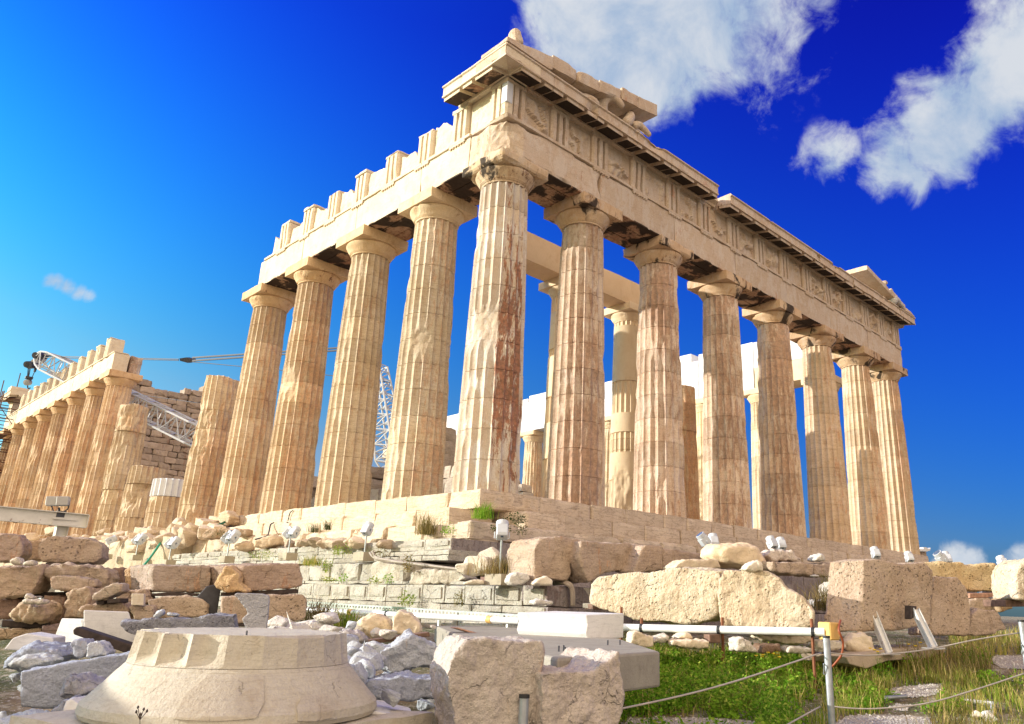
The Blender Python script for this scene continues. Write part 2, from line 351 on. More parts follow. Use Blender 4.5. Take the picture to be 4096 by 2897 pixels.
def shaft(mb, x, y, zb, zt, R0, R1, seed, H=9.57, fl=20, seg=7, dz=.16, chip=1., bands=(), gouge=(), ragged=0., drums=None, smooth=False, jit=0.):
    n = fl*seg; th = np.arange(n)*2*math.pi/n; rng = random.Random(seed)
    fr = (np.arange(n) % seg)/seg
    prof = (4*fr*(1-fr))**.8
    if drums is None:
        k = max(1, int(round((zt-zb)/.87))); drums = [zb+(zt-zb)*i/k for i in range(k+1)]
    rings = []; tones = []; jx = jy = 0.
    for a, b in zip(drums[:-1], drums[1:]):
        k = max(2, int((b-a)/dz)); tn = rng.uniform(.84, 1.1)
        if jit: jx, jy = rng.uniform(-jit, jit), rng.uniform(-jit, jit)
        zs = [a, a+.012]+[a+(b-a)*i/k for i in range(1, k)]+[b-.012, b]
        for i, z in enumerate(zs): rings.append((z, -.022 if i in (0, len(zs)-1) else 0., tn, jx, jy))
    V = []; T = []
    for z, dr, tn, jx, jy in rings:
        t = z/H; Rr = R0-(R0-R1)*(t-.05*math.sin(math.pi*max(0, min(1, t))))
        sm = smooth
        for b in bands:
            if b[0] <= z <= b[1] and b[2] == 1: sm = True
        dep = 0. if sm else .095*Rr/.95
        r = Rr-dep*prof+dr
        p0 = np.stack([np.cos(th)*Rr+x, np.sin(th)*Rr+y, np.full(n, z)], 1)
        if not sm and chip > 0:
            nz = fbm(p0*np.array([2.2, 2.2, 1.3]), seed, 3)
            cut = Rr-dep*np.clip((nz*chip-.10)*3.2, 0, 1.1)-np.clip(nz*chip-.5, 0, 1)*.2
            r = np.minimum(r, cut+dr)
        for (ga, gz, gr, gd) in gouge:
            da = (th-math.radians(ga)+math.pi) % (2*math.pi)-math.pi
            dd = np.sqrt((da*Rr)**2+((z-gz)*.8)**2)/gr
            r = np.minimum(r, Rr-gd*np.clip(1.3-dd+.5*fbm(p0*4, seed+5, 2), 0, 1))
        zz = np.full(n, z)
        V.append(np.stack([np.cos(th)*r+x+jx, np.sin(th)*r+y+jy, zz], 1)); T.append(np.full(n, tn))
    if ragged:
        p0 = V[-1].copy(); V[-1][:, 2] -= ragged*np.clip(.4+fbm(p0*1.2, seed+8, 3), 0, 1); 
        for q in range(2, 8):
            if len(V) > q: V[-q][:, 2] = np.minimum(V[-q][:, 2], V[-1][:, 2]-.01*q)
    m = len(V); base = [(k*n+i, k*n+(i+1) % n, (k+1)*n+(i+1) % n, (k+1)*n+i) for k in range(m-1) for i in range(n)]
    cap = [tuple(range((m-1)*n, m*n)), tuple(range(n))[::-1]]
    mb.add(np.vstack(V), base+cap, np.concatenate(T))

def capital(mb, x, y, z0, s=1., seed=0, chip=.05, half=1.0, cut=None, n=48):
    pr = [(.735, 0), (.745, .03), (.745, .06), (.77, .065), (.77, .085), (.785, .09), (.785, .11), (.80, .115), (.82, .16), (.87, .24), (.925, .32), (.955, .385), (.96, .425), (.945, .455), (.93, .47)]
    v = []
    for r, z in pr:
        for i in range(n):
            t = 2*math.pi*i/n; v.append((r*math.cos(t)*s, r*math.sin(t)*s, z*s))
    v = np.array(v); nz = fbm((v+np.array([x, y, z0]))*1.8, seed, 3)
    f = 1-np.clip(nz-.3, 0, .5)*.35*(v[:, 2] > .1*s); v[:, 0] *= f; v[:, 1] *= f
    v += np.array([x, y, z0]); m = len(pr)
    mb.add(v, [(k*n+i, k*n+(i+1) % n, (k+1)*n+(i+1) % n, (k+1)*n+i) for k in range(m-1) for i in range(n)]+[tuple(range(n))[::-1]])
    h = half*s
    if cut != 'none': mb.rbox((x-h, y-h, z0+.465*s), (x+h, y+h, z0+.86*s), .1, .012, chip, seed+4)

def column(i, x, y, name='column', R0=.95, R1=.74, mat='flank', cmat='capflank', seed=1, label=None, chip=.6, gouge=(), bands=(), half=1.0, cchip=.03, seg=7, zb=None, tint=(1, 1, 1, 1), H=9.57, z0=0., s=1., n=48, dz=.16, capt=True):
    mb = MB(); shaft(mb, x, y, z0+zsty(x, y)-.01 if zb is None else zb, z0+H, R0, R1, seed, H=H+z0, chip=chip, gouge=gouge, bands=bands, seg=seg, dz=dz)
    o = mb.build(name, M_[mat], temple, org=(x, y, z0)); o.color = tint
    if label: o['label'] = label
    if capt:
        cb = MB(); capital(cb, x, y, z0+H, s=s, seed=seed+50, chip=cchip, half=half, n=n)
        c = cb.build('capital', M_[cmat], o, org=(x, y, z0+H)); c.color = tint
    return o

# the east front and the south flank
column(0, XS[0]+.02, XS[0]+.02, R0=.97, R1=.76, mat='corner', cmat='capital', seed=11, label='corner column with flaking rust-brown and white surface', gouge=((213, 4.75, .55, .16), (240, 4.55, .3, .12), (180, 4.4, .3, .1)), half=1.02, cchip=.12)
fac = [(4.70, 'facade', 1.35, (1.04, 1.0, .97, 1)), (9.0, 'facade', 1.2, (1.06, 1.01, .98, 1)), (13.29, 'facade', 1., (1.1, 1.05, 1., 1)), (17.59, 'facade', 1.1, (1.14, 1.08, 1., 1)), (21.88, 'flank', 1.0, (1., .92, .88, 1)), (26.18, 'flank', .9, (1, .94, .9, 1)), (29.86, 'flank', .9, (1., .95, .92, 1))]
for i, (x, mt, ch, ti) in enumerate(fac):
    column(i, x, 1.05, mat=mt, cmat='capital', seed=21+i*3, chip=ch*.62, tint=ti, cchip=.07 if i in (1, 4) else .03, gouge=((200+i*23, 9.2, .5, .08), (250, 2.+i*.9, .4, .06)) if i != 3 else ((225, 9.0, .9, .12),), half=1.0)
for i in range(1, 5):
    g = {1: ((225, 5.1, .5, .13),), 2: ((205, 3.2, .25, .05),), 3: ((195, 5.2, .42, .13), (215, 4.8, .3, .1)), 4: ()}[i]
    column(i, 1.04, YS[i], seed=41+i*3, gouge=g, chip=.6, tint=[(1, 1, 1, 1), (1.0, .96, .9, 1), (1.02, .94, .86, 1), (1, .93, .86, 1)][i-1])
# broken columns of the flank
def stub(y, zt, seed, label, mat='flank', drums=None, jit=.03, chip=1.5, rag=.25, tint=(1, .94, .87, 1), R0=.95):
    mb = MB(); shaft(mb, 1.04, y, -.05, zt, R0, .74, seed, chip=chip, drums=drums, ragged=rag, jit=jit)
    o = mb.build('column', M_[mat], temple, org=(1.04, y, 0)); o['label'] = label; o.color = tint; return o
stub(YS[5], 7.15, 61, 'tall broken column without a capital, right of the white drum', jit=.02)
o6 = stub(YS[6], 1.55, 63, 'stump of pale drums carrying one new white drum', rag=0)
mb = MB(); shaft(mb, 1.04, YS[6], 1.57, 2.45, .95, .74, 64, chip=0); mb.build('drum', M_['new'], o6, org=(1.04, YS[6], 1.57))['label'] = 'new white marble drum'
stub(YS[7], 3.6, 65, 'low broken column of loose rounded drums', drums=[-.05, .75, 1.5, 2.55, 3.6], jit=.14, chip=2.2, rag=.2)
stub(YS[8], 7.75, 67, 'tall broken column of worn drums beside the western colonnade', jit=.05, chip=1.7)
for i in range(9, 17):
    column(i, 1.04, YS[i], seed=71+i, seg=4, dz=.3, n=28, chip=1.3 if i < 11 else .9, tint=(1., .88, .78, 1), label='column of the western colonnade' if i > 9 else 'column with its capital bare at the ruined end of the western colonnade')

def gutta_row(mb, c, ax, face, z, out=.05):
    """regula with six guttae; ax 0: along x (face y), ax 1: along y (face x)"""
    lo = [0, 0, z-.08]; hi = [0, 0, z]
    lo[ax], hi[ax] = c-.42, c+.42; lo[1-ax], hi[1-ax] = face-out, face+.02
    mb.box(lo, hi)
    for k in range(6):
        p = [0, 0, z-.08]; p[ax] = c-.35+.14*k; p[1-ax] = face-out*.45
        q = list(p); q[2] -= .05; mb.tube(p, q, .026, 6, .034)

def triglyph(c, ax, face, z0, z1, depth, parent, mat, seed, cut=0., top=None):
    pr = [(-.42, .07), (-.36, 0), (-.21, 0), (-.185, .24), (-.115, .24), (-.085, 0), (.085, 0), (.115, .24), (.185, .24), (.21, 0), (.36, 0), (.42, .07), (.42, depth), (-.42, depth)]
    mb = MB(); rng = random.Random(seed); n = len(pr)
    zs = list(np.linspace(z0, z1-.16, 8)); V = []
    for z in zs:
        for (a, d) in pr: V.append((a, d, z))
    V = np.array(V); nz = fbm(V*3+seed*7.7, seed, 3)
    V[:, 1] += np.clip(nz-.15, 0, 1)*.09*(V[:, 1] < .05)
    f = [(k*n+i, (k+1)*n+i, (k+1)*n+(i+1) % n, k*n+(i+1) % n) for k in range(7) for i in range(n)]+[tuple(range(n)), tuple(range(7*n, 8*n))[::-1]]
    def W(v):
        v = np.array(v); o = v.copy(); o[:, ax] = v[:, 0]+c; o[:, 1-ax] = v[:, 1]+face; return o
    mb.add(W(V), f)
    lo = [0, 0, z1-.16]; hi = [0, 0, z1-cut]; lo[ax], hi[ax] = c-.425, c+.425; lo[1-ax], hi[1-ax] = face-.015, face+depth
    mb.rbox(lo, hi, .09, .01, .05 if not cut else .12, seed, big=.0 if not cut else .08)
    o = mb.build('triglyph', M_[mat], parent, org=W([(0, 0, z0)])[0], fix=True); return o

def metope(c, w, ax, face, z0, z1, mat, seed, rel=.10, broken=None, depth=.4):
    nx, nz_ = 26, 22; u = np.linspace(-w/2, w/2, nx); z = np.linspace(z0, z1, nz_)
    U, Z = np.meshgrid(u, z, indexing='ij'); U = U.ravel(); Z = Z.ravel()
    if broken is not None:
        top = z0+(z1-z0)*np.clip(broken+.30*(U/w)*(1 if seed % 2 else -1)+.22*fbm(np.stack([U*2.2+c*3, U*0, U*0], 1), seed, 3), .2, 1.)
        Z = z0+(Z-z0)*(top-z0)/(z1-z0)
    q = np.stack([U+c*2.3, Z, np.zeros_like(U)+seed], 1); b = fbm(q*1.7, seed, 4); b2 = np.abs(fbm(q*1.1+9, seed+4, 3))
    e = np.minimum(np.minimum(w/2-np.abs(U), Z-z0), z1-Z); fade = np.clip(e/.22, 0, 1)
    d = .15-rel*fade*np.clip(b*2.2-.1, 0, 1)-.6*rel*fade*(b2 < .07)
    if broken is not None: d = .15+.05*b
    mb = MB()
    def W(a, d, z):
        o = np.zeros((len(a), 3)); o[:, ax] = a+c; o[:, 1-ax] = face+d; o[:, 2] = z; return o
    n = len(U); V = np.vstack([W(U, d, Z), W(U, np.full(n, depth), Z)])
    idx = np.arange(n).reshape(nx, nz_); f = []
    for i in range(nx-1):
        for j in range(nz_-1):
            f.append((idx[i, j], idx[i+1, j], idx[i+1, j+1], idx[i, j+1])); f.append((n+idx[i, j], n+idx[i, j+1], n+idx[i+1, j+1], n+idx[i+1, j]))
    ring = list(idx[:, 0])+list(idx[-1, 1:])+list(idx[-2::-1, -1])+list(idx[0, -2:0:-1])
    for a, b in zip(ring, ring[1:]+ring[:1]): f.append((a, n+a, n+b, b))
    mb.add(V, f); return mb.build('metope', M_[mat], temple, org=W(np.array([0.]), np.array([.1]), np.array([z0]))[0], fix=True)

ZA, ZT, ZF, ZG = 10.43, 11.78, 13.13, 13.63
TRX = [.64, 2.67]+[4.70, 6.85, 9.0, 11.145, 13.29, 15.44, 17.59, 19.735, 21.88, 24.03, 26.18]+[28.21, 30.24]
ed = [FC]+[XS[i] for i in range(1, 7)]+[30.88-FC]
for i in range(7):
    a, b = ed[i], ed[i+1]; mb = MB(); g = .008
    mb.rbox((a+g, FC, ZA), (b-g, 1.97, ZT-.1), .16, .012, .05 if i else .16, 100+i, tone=random.Random(i).uniform(.93, 1.05), skip='z-')
    mb.rbox((a+g, FC-.055, ZT-.098), (b-g, 1.95, ZT), .14, .006, .018, 110+i)
    for c in TRX:
        if a-.3 < c < b-.3 and i: gutta_row(mb, c, 0, FC, ZT-.1)
    if i == 0:                                  # the corner of the architrave is broken away
        for q in mb.v:
            e = np.clip(1-np.maximum(q[:, 0]-FC, 0)/.75, 0, 1)*np.clip(1-np.maximum(q[:, 1]-FC, 0)/.75, 0, 1)*np.clip((ZT-.02-q[:, 2])/.35, 0, 1)
            k = e*(.34+.22*fbm(q*2.1, 44, 3)+.10*fbm(q*6., 45, 2)); q[:, 0] += k; q[:, 1] += k*.8
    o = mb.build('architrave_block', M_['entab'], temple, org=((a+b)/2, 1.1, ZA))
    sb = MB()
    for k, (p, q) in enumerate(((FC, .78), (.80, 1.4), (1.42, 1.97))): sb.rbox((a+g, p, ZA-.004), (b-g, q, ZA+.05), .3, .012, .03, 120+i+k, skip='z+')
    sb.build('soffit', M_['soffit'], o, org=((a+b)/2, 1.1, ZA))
for k, c in enumerate(TRX): triglyph(c+(.006 if k == 0 else 0), 0, FC, ZT, ZF, .5 if k else .27, temple, 'entab', 130+k)
for k, (a, b) in enumerate(zip(TRX[:-1], TRX[1:])):
    metope((a+b)/2, b-a-.85, 0, FC, ZT, ZF-.14, 'entab', 150+k, rel=.2)
mb = MB(); mb.rbox((.75, .8, ZT+.003), (30.1, 1.95, ZF-.003), .6, .02, .04, 3)
mb.box((1.1, FC+.16, ZF-.139), (30.6, .8, ZF-.004)); mb.box((FC+.25, FC+.25, ZT+.004), (1.09, 1.09, ZF-.006)); mb.build('frieze_backing', M_['entab'], temple, org=(15, 1.2, ZT))

mb = MB(); mb.rbox((FC-.022, FC-.022, ZT+.42), (FC+.25, FC+.25, ZF-.165), .06, .008, .04, 88); o = mb.build('corner_repair', M_['new'], temple, org=(FC, FC, ZT+.4)); o['label'] = 'pale new marble piece let into the corner triglyph'; o.color = (.9, .9, .92, 1)
GEO = [(-.75, 0), (.03, 0), (.05, .10), (.10, .13), (.70, .015), (.735, .015), (.735, .075), (.705, .085), (.705, .37), (.765, .40), (.765, .45), (.71, .5), (-.75, .5)]
def cornice(a, b, ax, seed, mat='entab', prof=GEO, chip=1., mut=True, face=FC, sgn=1, z=ZF, cents=(), name='cornice_block'):
    mb = MB(); n = len(prof); k = max(2, int((b-a)/.12)); s = np.linspace(a, b, k+1)
    S = np.repeat(s, n); O = np.tile([p[0] for p in prof], k+1); Z = np.tile([p[1] for p in prof], k+1)
    q = np.stack([S, O, Z], 1); nz = fbm(q*np.array([1.6, 2.5, 2.5])+seed*5.3, seed, 4)
    O2 = O-np.where(O > .3, np.clip(nz-.18, 0, 1)*.28*chip, 0); Z2 = Z+np.where((O > .3) & (Z < .3), np.clip(nz-.22, 0, 1)*.2*chip, 0)-np.where((Z > .42), np.clip(nz-.1, 0, 1)*.25*chip, 0)
    V = np.zeros((len(S), 3)); V[:, ax] = S; V[:, 1-ax] = face-O2 if sgn > 0 else face+O2; V[:, 2] = z+Z2
    f = [(i*n+j, (i+1)*n+j, (i+1)*n+(j+1) % n, i*n+(j+1) % n) for i in range(k) for j in range(n)]+[tuple(range(n)), tuple(range(k*n, (k+1)*n))[::-1]]
    mb.add(V, f)
    ctr = [0, 0, z]; ctr[ax] = (a+b)/2; ctr[1-ax] = face
    o = mb.build(name, M_[mat], temple, org=ctr, fix=True)
    if mut:
        ms = MB(); cr = MB()
        for c in cents:
            e0, e1 = max(a+.012, c-.42), min(b-.012, c+.42)
            if e1-e0 > .15:
                v = []; q = []
                for (oo, zz) in ((.12, .125), (.665, .02), (.665, -.115), (.12, -.01)):
                    for e in (e0, e1):
                        p = [0, 0, z+zz]; p[ax] = e; p[1-ax] = face-oo*sgn; v.append(p)
                ms.add(v, [(0, 1, 3, 2), (2, 3, 5, 4), (4, 5, 7, 6), (6, 7, 1, 0), (0, 2, 4, 6), (1, 7, 5, 3)])
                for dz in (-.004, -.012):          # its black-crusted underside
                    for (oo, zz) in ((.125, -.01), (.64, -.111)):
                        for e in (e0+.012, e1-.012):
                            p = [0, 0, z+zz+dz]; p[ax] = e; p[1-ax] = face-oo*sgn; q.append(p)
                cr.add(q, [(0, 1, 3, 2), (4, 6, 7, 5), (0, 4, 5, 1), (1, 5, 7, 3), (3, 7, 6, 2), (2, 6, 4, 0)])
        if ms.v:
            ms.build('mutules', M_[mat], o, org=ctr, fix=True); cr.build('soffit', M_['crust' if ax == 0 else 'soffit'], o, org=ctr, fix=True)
    return o
MUT = sorted(TRX+[(a+b)/2 for a, b in zip(TRX[:-1], TRX[1:])])
cuts = [-.52, 1.6, 3.75, 5.9, 7.95, 9.6, 11.05]
for i, (a, b) in enumerate(zip(cuts[:-1], cuts[1:])): cornice(a+.006, b-.006, 0, 200+i, chip=[.5, 1.7, 1., .8, .8, .9][i], cents=MUT)
LOW = [(o, min(z, .36)) if o > -1 else (o, z) for o, z in GEO]
cornice(11.06, 11.8, 0, 209, prof=[(-.75, 0), (.03, 0), (.05, .10), (.10, .13), (.22, .2), (.15, .4), (-.75, .45)], mut=False)
cuts = [11.95, 13.9, 15.6, 17.7, 19.8, 21.9, 23.4, 25.0]
for i, (a, b) in enumerate(zip(cuts[:-1], cuts[1:])): cornice(a+.006, b-.006, 0, 215+i, chip=1.05, cents=MUT)
for i, (a, b) in enumerate(((25.0, 27.2), (27.2, 29.3), (29.3, 31.36))): cornice(a+.006, b-.006, 0, 230+i, chip=.5, cents=MUT, z=ZF+.03)
# return of the cornice along the south flank, a new sharp block and an old one
cornice(-.50, 1.72, 1, 240, mat='entflank', chip=.05, cents=[.64, 1.65])
cornice(1.73, 2.75, 1, 241, mat='entflank', chip=.8, cents=[2.3])

# pediment corner blocks (raking cornice)
def raking(xa, xb, za, zb, th, y0, y1, seed, mat='entab', label=None, zmin=None, chip=.06):
    mb = MB(); mb.rbox((0, y0, 0), (1, y1, 1), .12, 0, 0, seed)
    L = abs(xb-xa); V = np.vstack(mb.v); q = V.copy()
    mb2 = MB(); mb2.rbox((0, y0, 0), (L, y1, th), .12, .014, chip, seed); V = np.vstack(mb2.v); t = V[:, 0]/L
    x = xa+(xb-xa)*t; z = za+(zb-za)*t+V[:, 2]-th
    if zmin is not None: z = np.maximum(z, zmin+.01*fbm(V, seed))
    mb2.v = [np.stack([x, V[:, 1], z], 1)]; mb2.t = [np.concatenate(mb2.t)]
    o = mb2.build('raking_cornice_block', M_[mat], temple, org=((xa+xb)/2, (y0+y1)/2, (za+zb)/2-th), fix=True)
    if label: o['label'] = label
    return o
rk = [-.54, 1.45, 2.65, 3.75, 4.9, 5.85, 7.0]
for i, (a, b) in enumerate(zip(rk[:-1], rk[1:])):
    z = lambda x: 13.78+.205*(x+.5)
    raking(a+.01, b-.01, z(a)+[0, .12, .0, .0, .06, .0][i], z(b)+[0, .0, -.06, .0, .0, .0][i], .5, -.56+.03*(i % 2), .75, 250+i, zmin=ZG+.004 if i < 2 else None, chip=.03 if i in (0, 5) else .09)
mb = MB(); mb.rbox((2.7, .80, ZG), (6.6, 1.3, 14.2), .2, .03, .1, 5); mb.rbox((5.9, .1, ZG+.005), (6.75, .78, 14.60), .12, .03, .1, 7); mb.rbox((6.9, .35, ZG), (7.6, 1.2, 14.05), .12, .03, .12, 8)
mb.build('tympanum', M_['entab'], temple, org=(5, .8, ZG))
z = lambda x: 13.72+.195*(31.35-x)
for i, (a, b, dz_) in enumerate(((31.36, 30.1, 0), (30.1, 29.1, .10), (29.1, 28.2, .16), (28.2, 26.6, -.06), (26.6, 25.1, -.08))):
    raking(a, b, z(a)+dz_, z(b)+dz_, .42 if i < 3 else .26, -.53 if i < 3 else -.55, .7 if i < 3 else 1.5, 262+i, zmin=ZG+.035 if i < 1 else None)
mb = MB(); mb.rbox((27.0, .75, ZG+.03), (30.0, 1.3, 14.0), .2, .03, .1, 9); mb.build('tympanum', M_['entab'], temple, org=(28.5, 1, ZG))

# flank entablature, five bays still standing
fe = [FC+.0, YS[1], YS[2], YS[3], 17.40]
for i in range(4):
    a, b = fe[i], fe[i+1]; mb = MB(); g = .008
    y0 = 1.975 if i == 0 else a
    mb.rbox((FC, y0+g, ZA), (1.97, b-g, ZT-.1), .16, .012, .05, 300+i, skip='z-' )
    mb.rbox((FC-.055, y0+g, ZT-.098), (1.95, b-g-(.35 if i == 3 else 0), ZT), .14, .006, .02, 310+i)
    for c in (2.67, 4.70, 6.85, 9., 11.145, 13.29, 15.44):
        if a-.3 < c < b-.3: gutta_row(mb, c, 1, FC, ZT-.1)
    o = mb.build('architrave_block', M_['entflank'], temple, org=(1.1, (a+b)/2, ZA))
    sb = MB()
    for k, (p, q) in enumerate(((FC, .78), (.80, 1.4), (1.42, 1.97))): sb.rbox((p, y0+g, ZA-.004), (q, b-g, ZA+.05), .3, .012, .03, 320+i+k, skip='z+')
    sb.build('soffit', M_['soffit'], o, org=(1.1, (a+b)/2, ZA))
for k, c in enumerate((.64, 2.67, 4.70, 6.85, 9., 11.145, 13.29, 15.44)):
    triglyph(c, 1, FC, ZT, ZF, 1.1 if k else .27, temple, 'entflank', 330+k, cut=.0 if k < 2 else .02+.03*(k % 3))
for k, (a, b) in enumerate(((.64, 2.67), (2.67, 4.70), (4.70, 6.85), (6.85, 9.), (9., 11.145), (11.145, 13.29), (13.29, 15.44), (15.44, 17.1))):
    metope((a+b)/2, b-a-.85, 1, FC, ZT, ZF-.03, 'entflank', 351+2*k, broken=None if k == 0 else [.9, .62, .74, .78, .66, .7, .62][k-1], depth=.34, rel=.03)

# western part of the flank
for i in range(9, 16):
    a, b = YS[i]-(.55 if i == 9 else 0), YS[i+1]+(.8 if i == 15 else 0); mb = MB()
    mb.rbox((FC, a+.01, ZA), (1.15, b-.01, ZT-.1), .35, .02, .1 if i == 9 else .05, 360+i); mb.rbox((FC-.055, a+.01, ZT-.098), (1.1, b-.01, ZT), .3, .01, .06, 370+i)
    mb.build('architrave_block', M_['entflank'], temple, org=(.7, (a+b)/2, ZA))
mb = MB(); mb.rbox((1.25, YS[9]-.45, ZA), (1.97, YS[9]+1.2, ZT-.05), .12, .05, .25, 377, big=.12); mb.build('architrave_block', M_['facade'], temple, org=(1.6, YS[9], ZA))['label'] = 'cracked inner architrave block'
k = 0; c = YS[9]+1.6
while c < 66:
    triglyph(c, 1, FC, ZT, ZF+random.Random(k).uniform(-.1, .05), .9, temple, 'entflank', 380+k, cut=.02); c += 2.146; k += 1
cornice(65.6, 69.9, 1, 395, mat='entflank', chip=1.2, cents=[66.3, 67.4, 68.4]); 
mb = MB(); mb.rbox((FC, 67.8, ZT), (1.2, 69.2, ZF), .3, .02, .05, 5); mb.rbox((-.4, 66.3, ZG), (1.0, 67.8, ZG+.5), .3, .03, .1, 6); mb.build('corner_frieze', M_['entflank'], temple, org=(.7, 68.5, ZT))

# platform: stylobate and steps in courses of long blocks
def course(ax, face, z0, z1, a, b, depth, seed, mat, lens=(1.3, 2.2), chip=.05, miss=(), amp=.015, name='step', colr=None, rag=0.):
    """blocks in a row; ax 0 runs along x with its face at y, ax 1 runs along y with its face at x"""
    rng = random.Random(seed); mb = MB(); p = a; k = 0
    while p < b-.05:
        L = min(rng.uniform(*lens), b-p)
        if b-p-L < .5: L = b-p
        q = p+L; mid = (p+q)/2
        dz = zsty(*((mid, 0) if ax == 0 else (0, mid)))
        if not any(m0 < mid < m1 for m0, m1 in miss):
            o = rng.uniform(0, .02)+rng.uniform(0, rag); lo = [0, 0, z0+dz]; hi = [0, 0, z1+dz-rng.uniform(0, .01)-rng.uniform(0, rag*.4)]
            lo[ax], hi[ax] = p+.006, q-.006; lo[1-ax], hi[1-ax] = face+o, face+depth
            mb.rbox(lo, hi, .11 if p < 14 else .25, amp, chip*rng.uniform(.5, 1.8), seed*13+k, tone=rng.uniform(.92, 1.07))
        p = q; k += 1
    ctr = [0, 0, z0]; ctr[ax] = (a+b)/2; ctr[1-ax] = face
    return mb.build(name, M_[mat], temple, org=ctr)
course(1, 0., -.53, 0., 0., 19.5, 2.2, 1, 'step', name='stylobate', chip=.07)
course(0, .004, -.53, 0., 2.21, 30.88, 2.2, 2, 'stepshade', name='stylobate', chip=.05)
mb = MB(); mb.rbox((.004, .008, -.529), (2.2, .04, -.1), .1, .012, .05, 77); mb.build('stylobate', M_['stepshade'], temple, org=(1, 0, -.5))
course(1, -.72, -1.05, -.53, .35, 19., 1.5, 3, 'step', chip=.08, rag=.03)
course(0, -.72, -1.05, -.53, 1.0, 31.6, 1.5, 4, 'stepshade', chip=.07)
course(1, -1.42, -1.57, -1.05, -1.40, 15.5, 1.6, 5, 'step', chip=.14, rag=.06)
course(0, -1.42, -1.57, -1.05, .19, 32.3, 1.5, 6, 'stepshade', chip=.12, rag=.03)
mb = MB(); mb.rbox((-1.40, -1.435, -1.57), (.18, -.9, -1.14), .1, .015, .06, 78); mb.build('step', M_['stepshade'], temple, org=(-.6, -1.3, -1.57))
mb = MB(); mb.rbox((2.21, 2.21, -.5), (30.6, 66, -.012), .9, .01, .02, 9, tone=.95); mb.rbox((4.9, 4.6, -.012), (26, 66, .36), .9, .01, .04, 10)
mb.rbox((.3, 19.6, -1.0), (2.2, 69, -.06), .4, .06, .15, 11); mb.build('pavement', M_['step'], temple, org=(15, 30, -.5))

# porch columns behind the front, partly restored with smooth beige marble
pb = [((.4, .7, 0), (.7, 2.1, 0)), ]
def pcol(x, bands, ztop, label, capt, seed, tint=(1, 1, 1, 1), mat='beige', chip=.6):
    mb = MB(); y = 6.3
    shaft(mb, x, y, .36, ztop, .82, .645, seed, H=9.9, chip=chip, bands=bands, seg=6, dz=.2, drums=[.36]+sorted({b for q in bands for b in q[:2]})+[ztop] if bands else None, gouge=((230, 1.3, .7, .2), (205, 1.9, .5, .2)) if capt else ())
    o = mb.build('porch_column', M_[mat], temple, org=(x, y, .36)); o['label'] = label; o.color = tint
    if capt:
        cb = MB(); capital(cb, x, y, ztop, s=.86, seed=seed+3, half=1.02, chip=.01); cb.build('capital', M_['beige'], o, org=(x, y, ztop)).color = (1.08, 1.08, 1.08, 1)
pcol(9.2, ((2.6, 4.1, 1), (5.2, 7., 1), (7.3, 9.0, 1)), 9.72, 'restored beige porch column behind the second front column', True, 401, (1.05, 1.03, 1, 1))
pcol(13.35, ((2.3, 3.5, 1), (3.6, 4.1, 0), (4.4, 5.3, 1), (6.8, 9.5, 1)), 9.72, 'restored beige porch column with smooth patches', True, 404)
pcol(17.5, ((5.2, 6.6, 1),), 7.5, 'broken porch column with a smooth beige band', False, 407, (1, .85, .7, 1), 'flank', 1.)
mb = MB(); mb.rbox((5.4, 5.7, 10.46), (9.19, 6.85, 11.72), .2, .012, .022, 21); mb.rbox((9.21, 5.7, 10.46), (14.0, 6.85, 11.68), .2, .012, .03, 22)
o = mb.build('porch_beam', M_['beige'], temple, org=(9, 6.3, 10.46)); o['label'] = 'long beige marble beam resting on two porch columns'; o.color = (.98, .92, .86, 1)
# north colonnade seen through the gaps, restored with new white marble
for i, y in enumerate(YS[:12]):
    mb = MB(); shaft(mb, 29.84, y, -.05, 9.57, .95, .74, 420+i, chip=.9, seg=3, dz=.45)
    if i == 0: continue
    o = mb.build('column', M_['flank' if i % 3 else 'beige'], temple, org=(29.84, y, 0)); o['label'] = 'distant column of the northern colonnade'; o.color = (1, .97, .92, 1)
    cb = MB(); capital(cb, 29.84, y, 9.57, seed=440+i, n=24); cb.build('capital', M_['beige'], o, org=(29.84, y, 9.57))
for i in range(1, 12):
    a, b = YS[i], YS[i]+4.293; mb = MB(); w = i in (2, 3, 4, 5, 6, 7, 8, 9)
    mb.rbox((28.95, a+.03, ZA), (30.6, b-.03, ZT), .5, .006, .02 if w else .08, 450+i)
    o = mb.build('architrave_block', M_['new' if w else 'beige'], temple, org=(29.8, (a+b)/2, ZA))
    if i < 10:
        mb = MB(); mb.rbox((29.0, a+.03, ZT+.012), (30.5, b-.03, [0, 13.5, 13.55, 13.13, 13.1, 13.1, 12.9, 13.2, 13.3, 13.3][i]), .5, .006, .02, 460+i)
        if i == 3: mb.rbox((29.0, a+.6, 13.135), (30.3, a+2.0, 13.75), .5, .006, .02, 463)
        if i == 6: mb.rbox((29.0, a+1.3, 12.91), (30.3, b-.1, 13.4), .5, .006, .02, 464)
        mb.build('frieze_block', M_['new' if w or i == 1 else 'beige'], temple, org=(29.8, (a+b)/2, ZT))
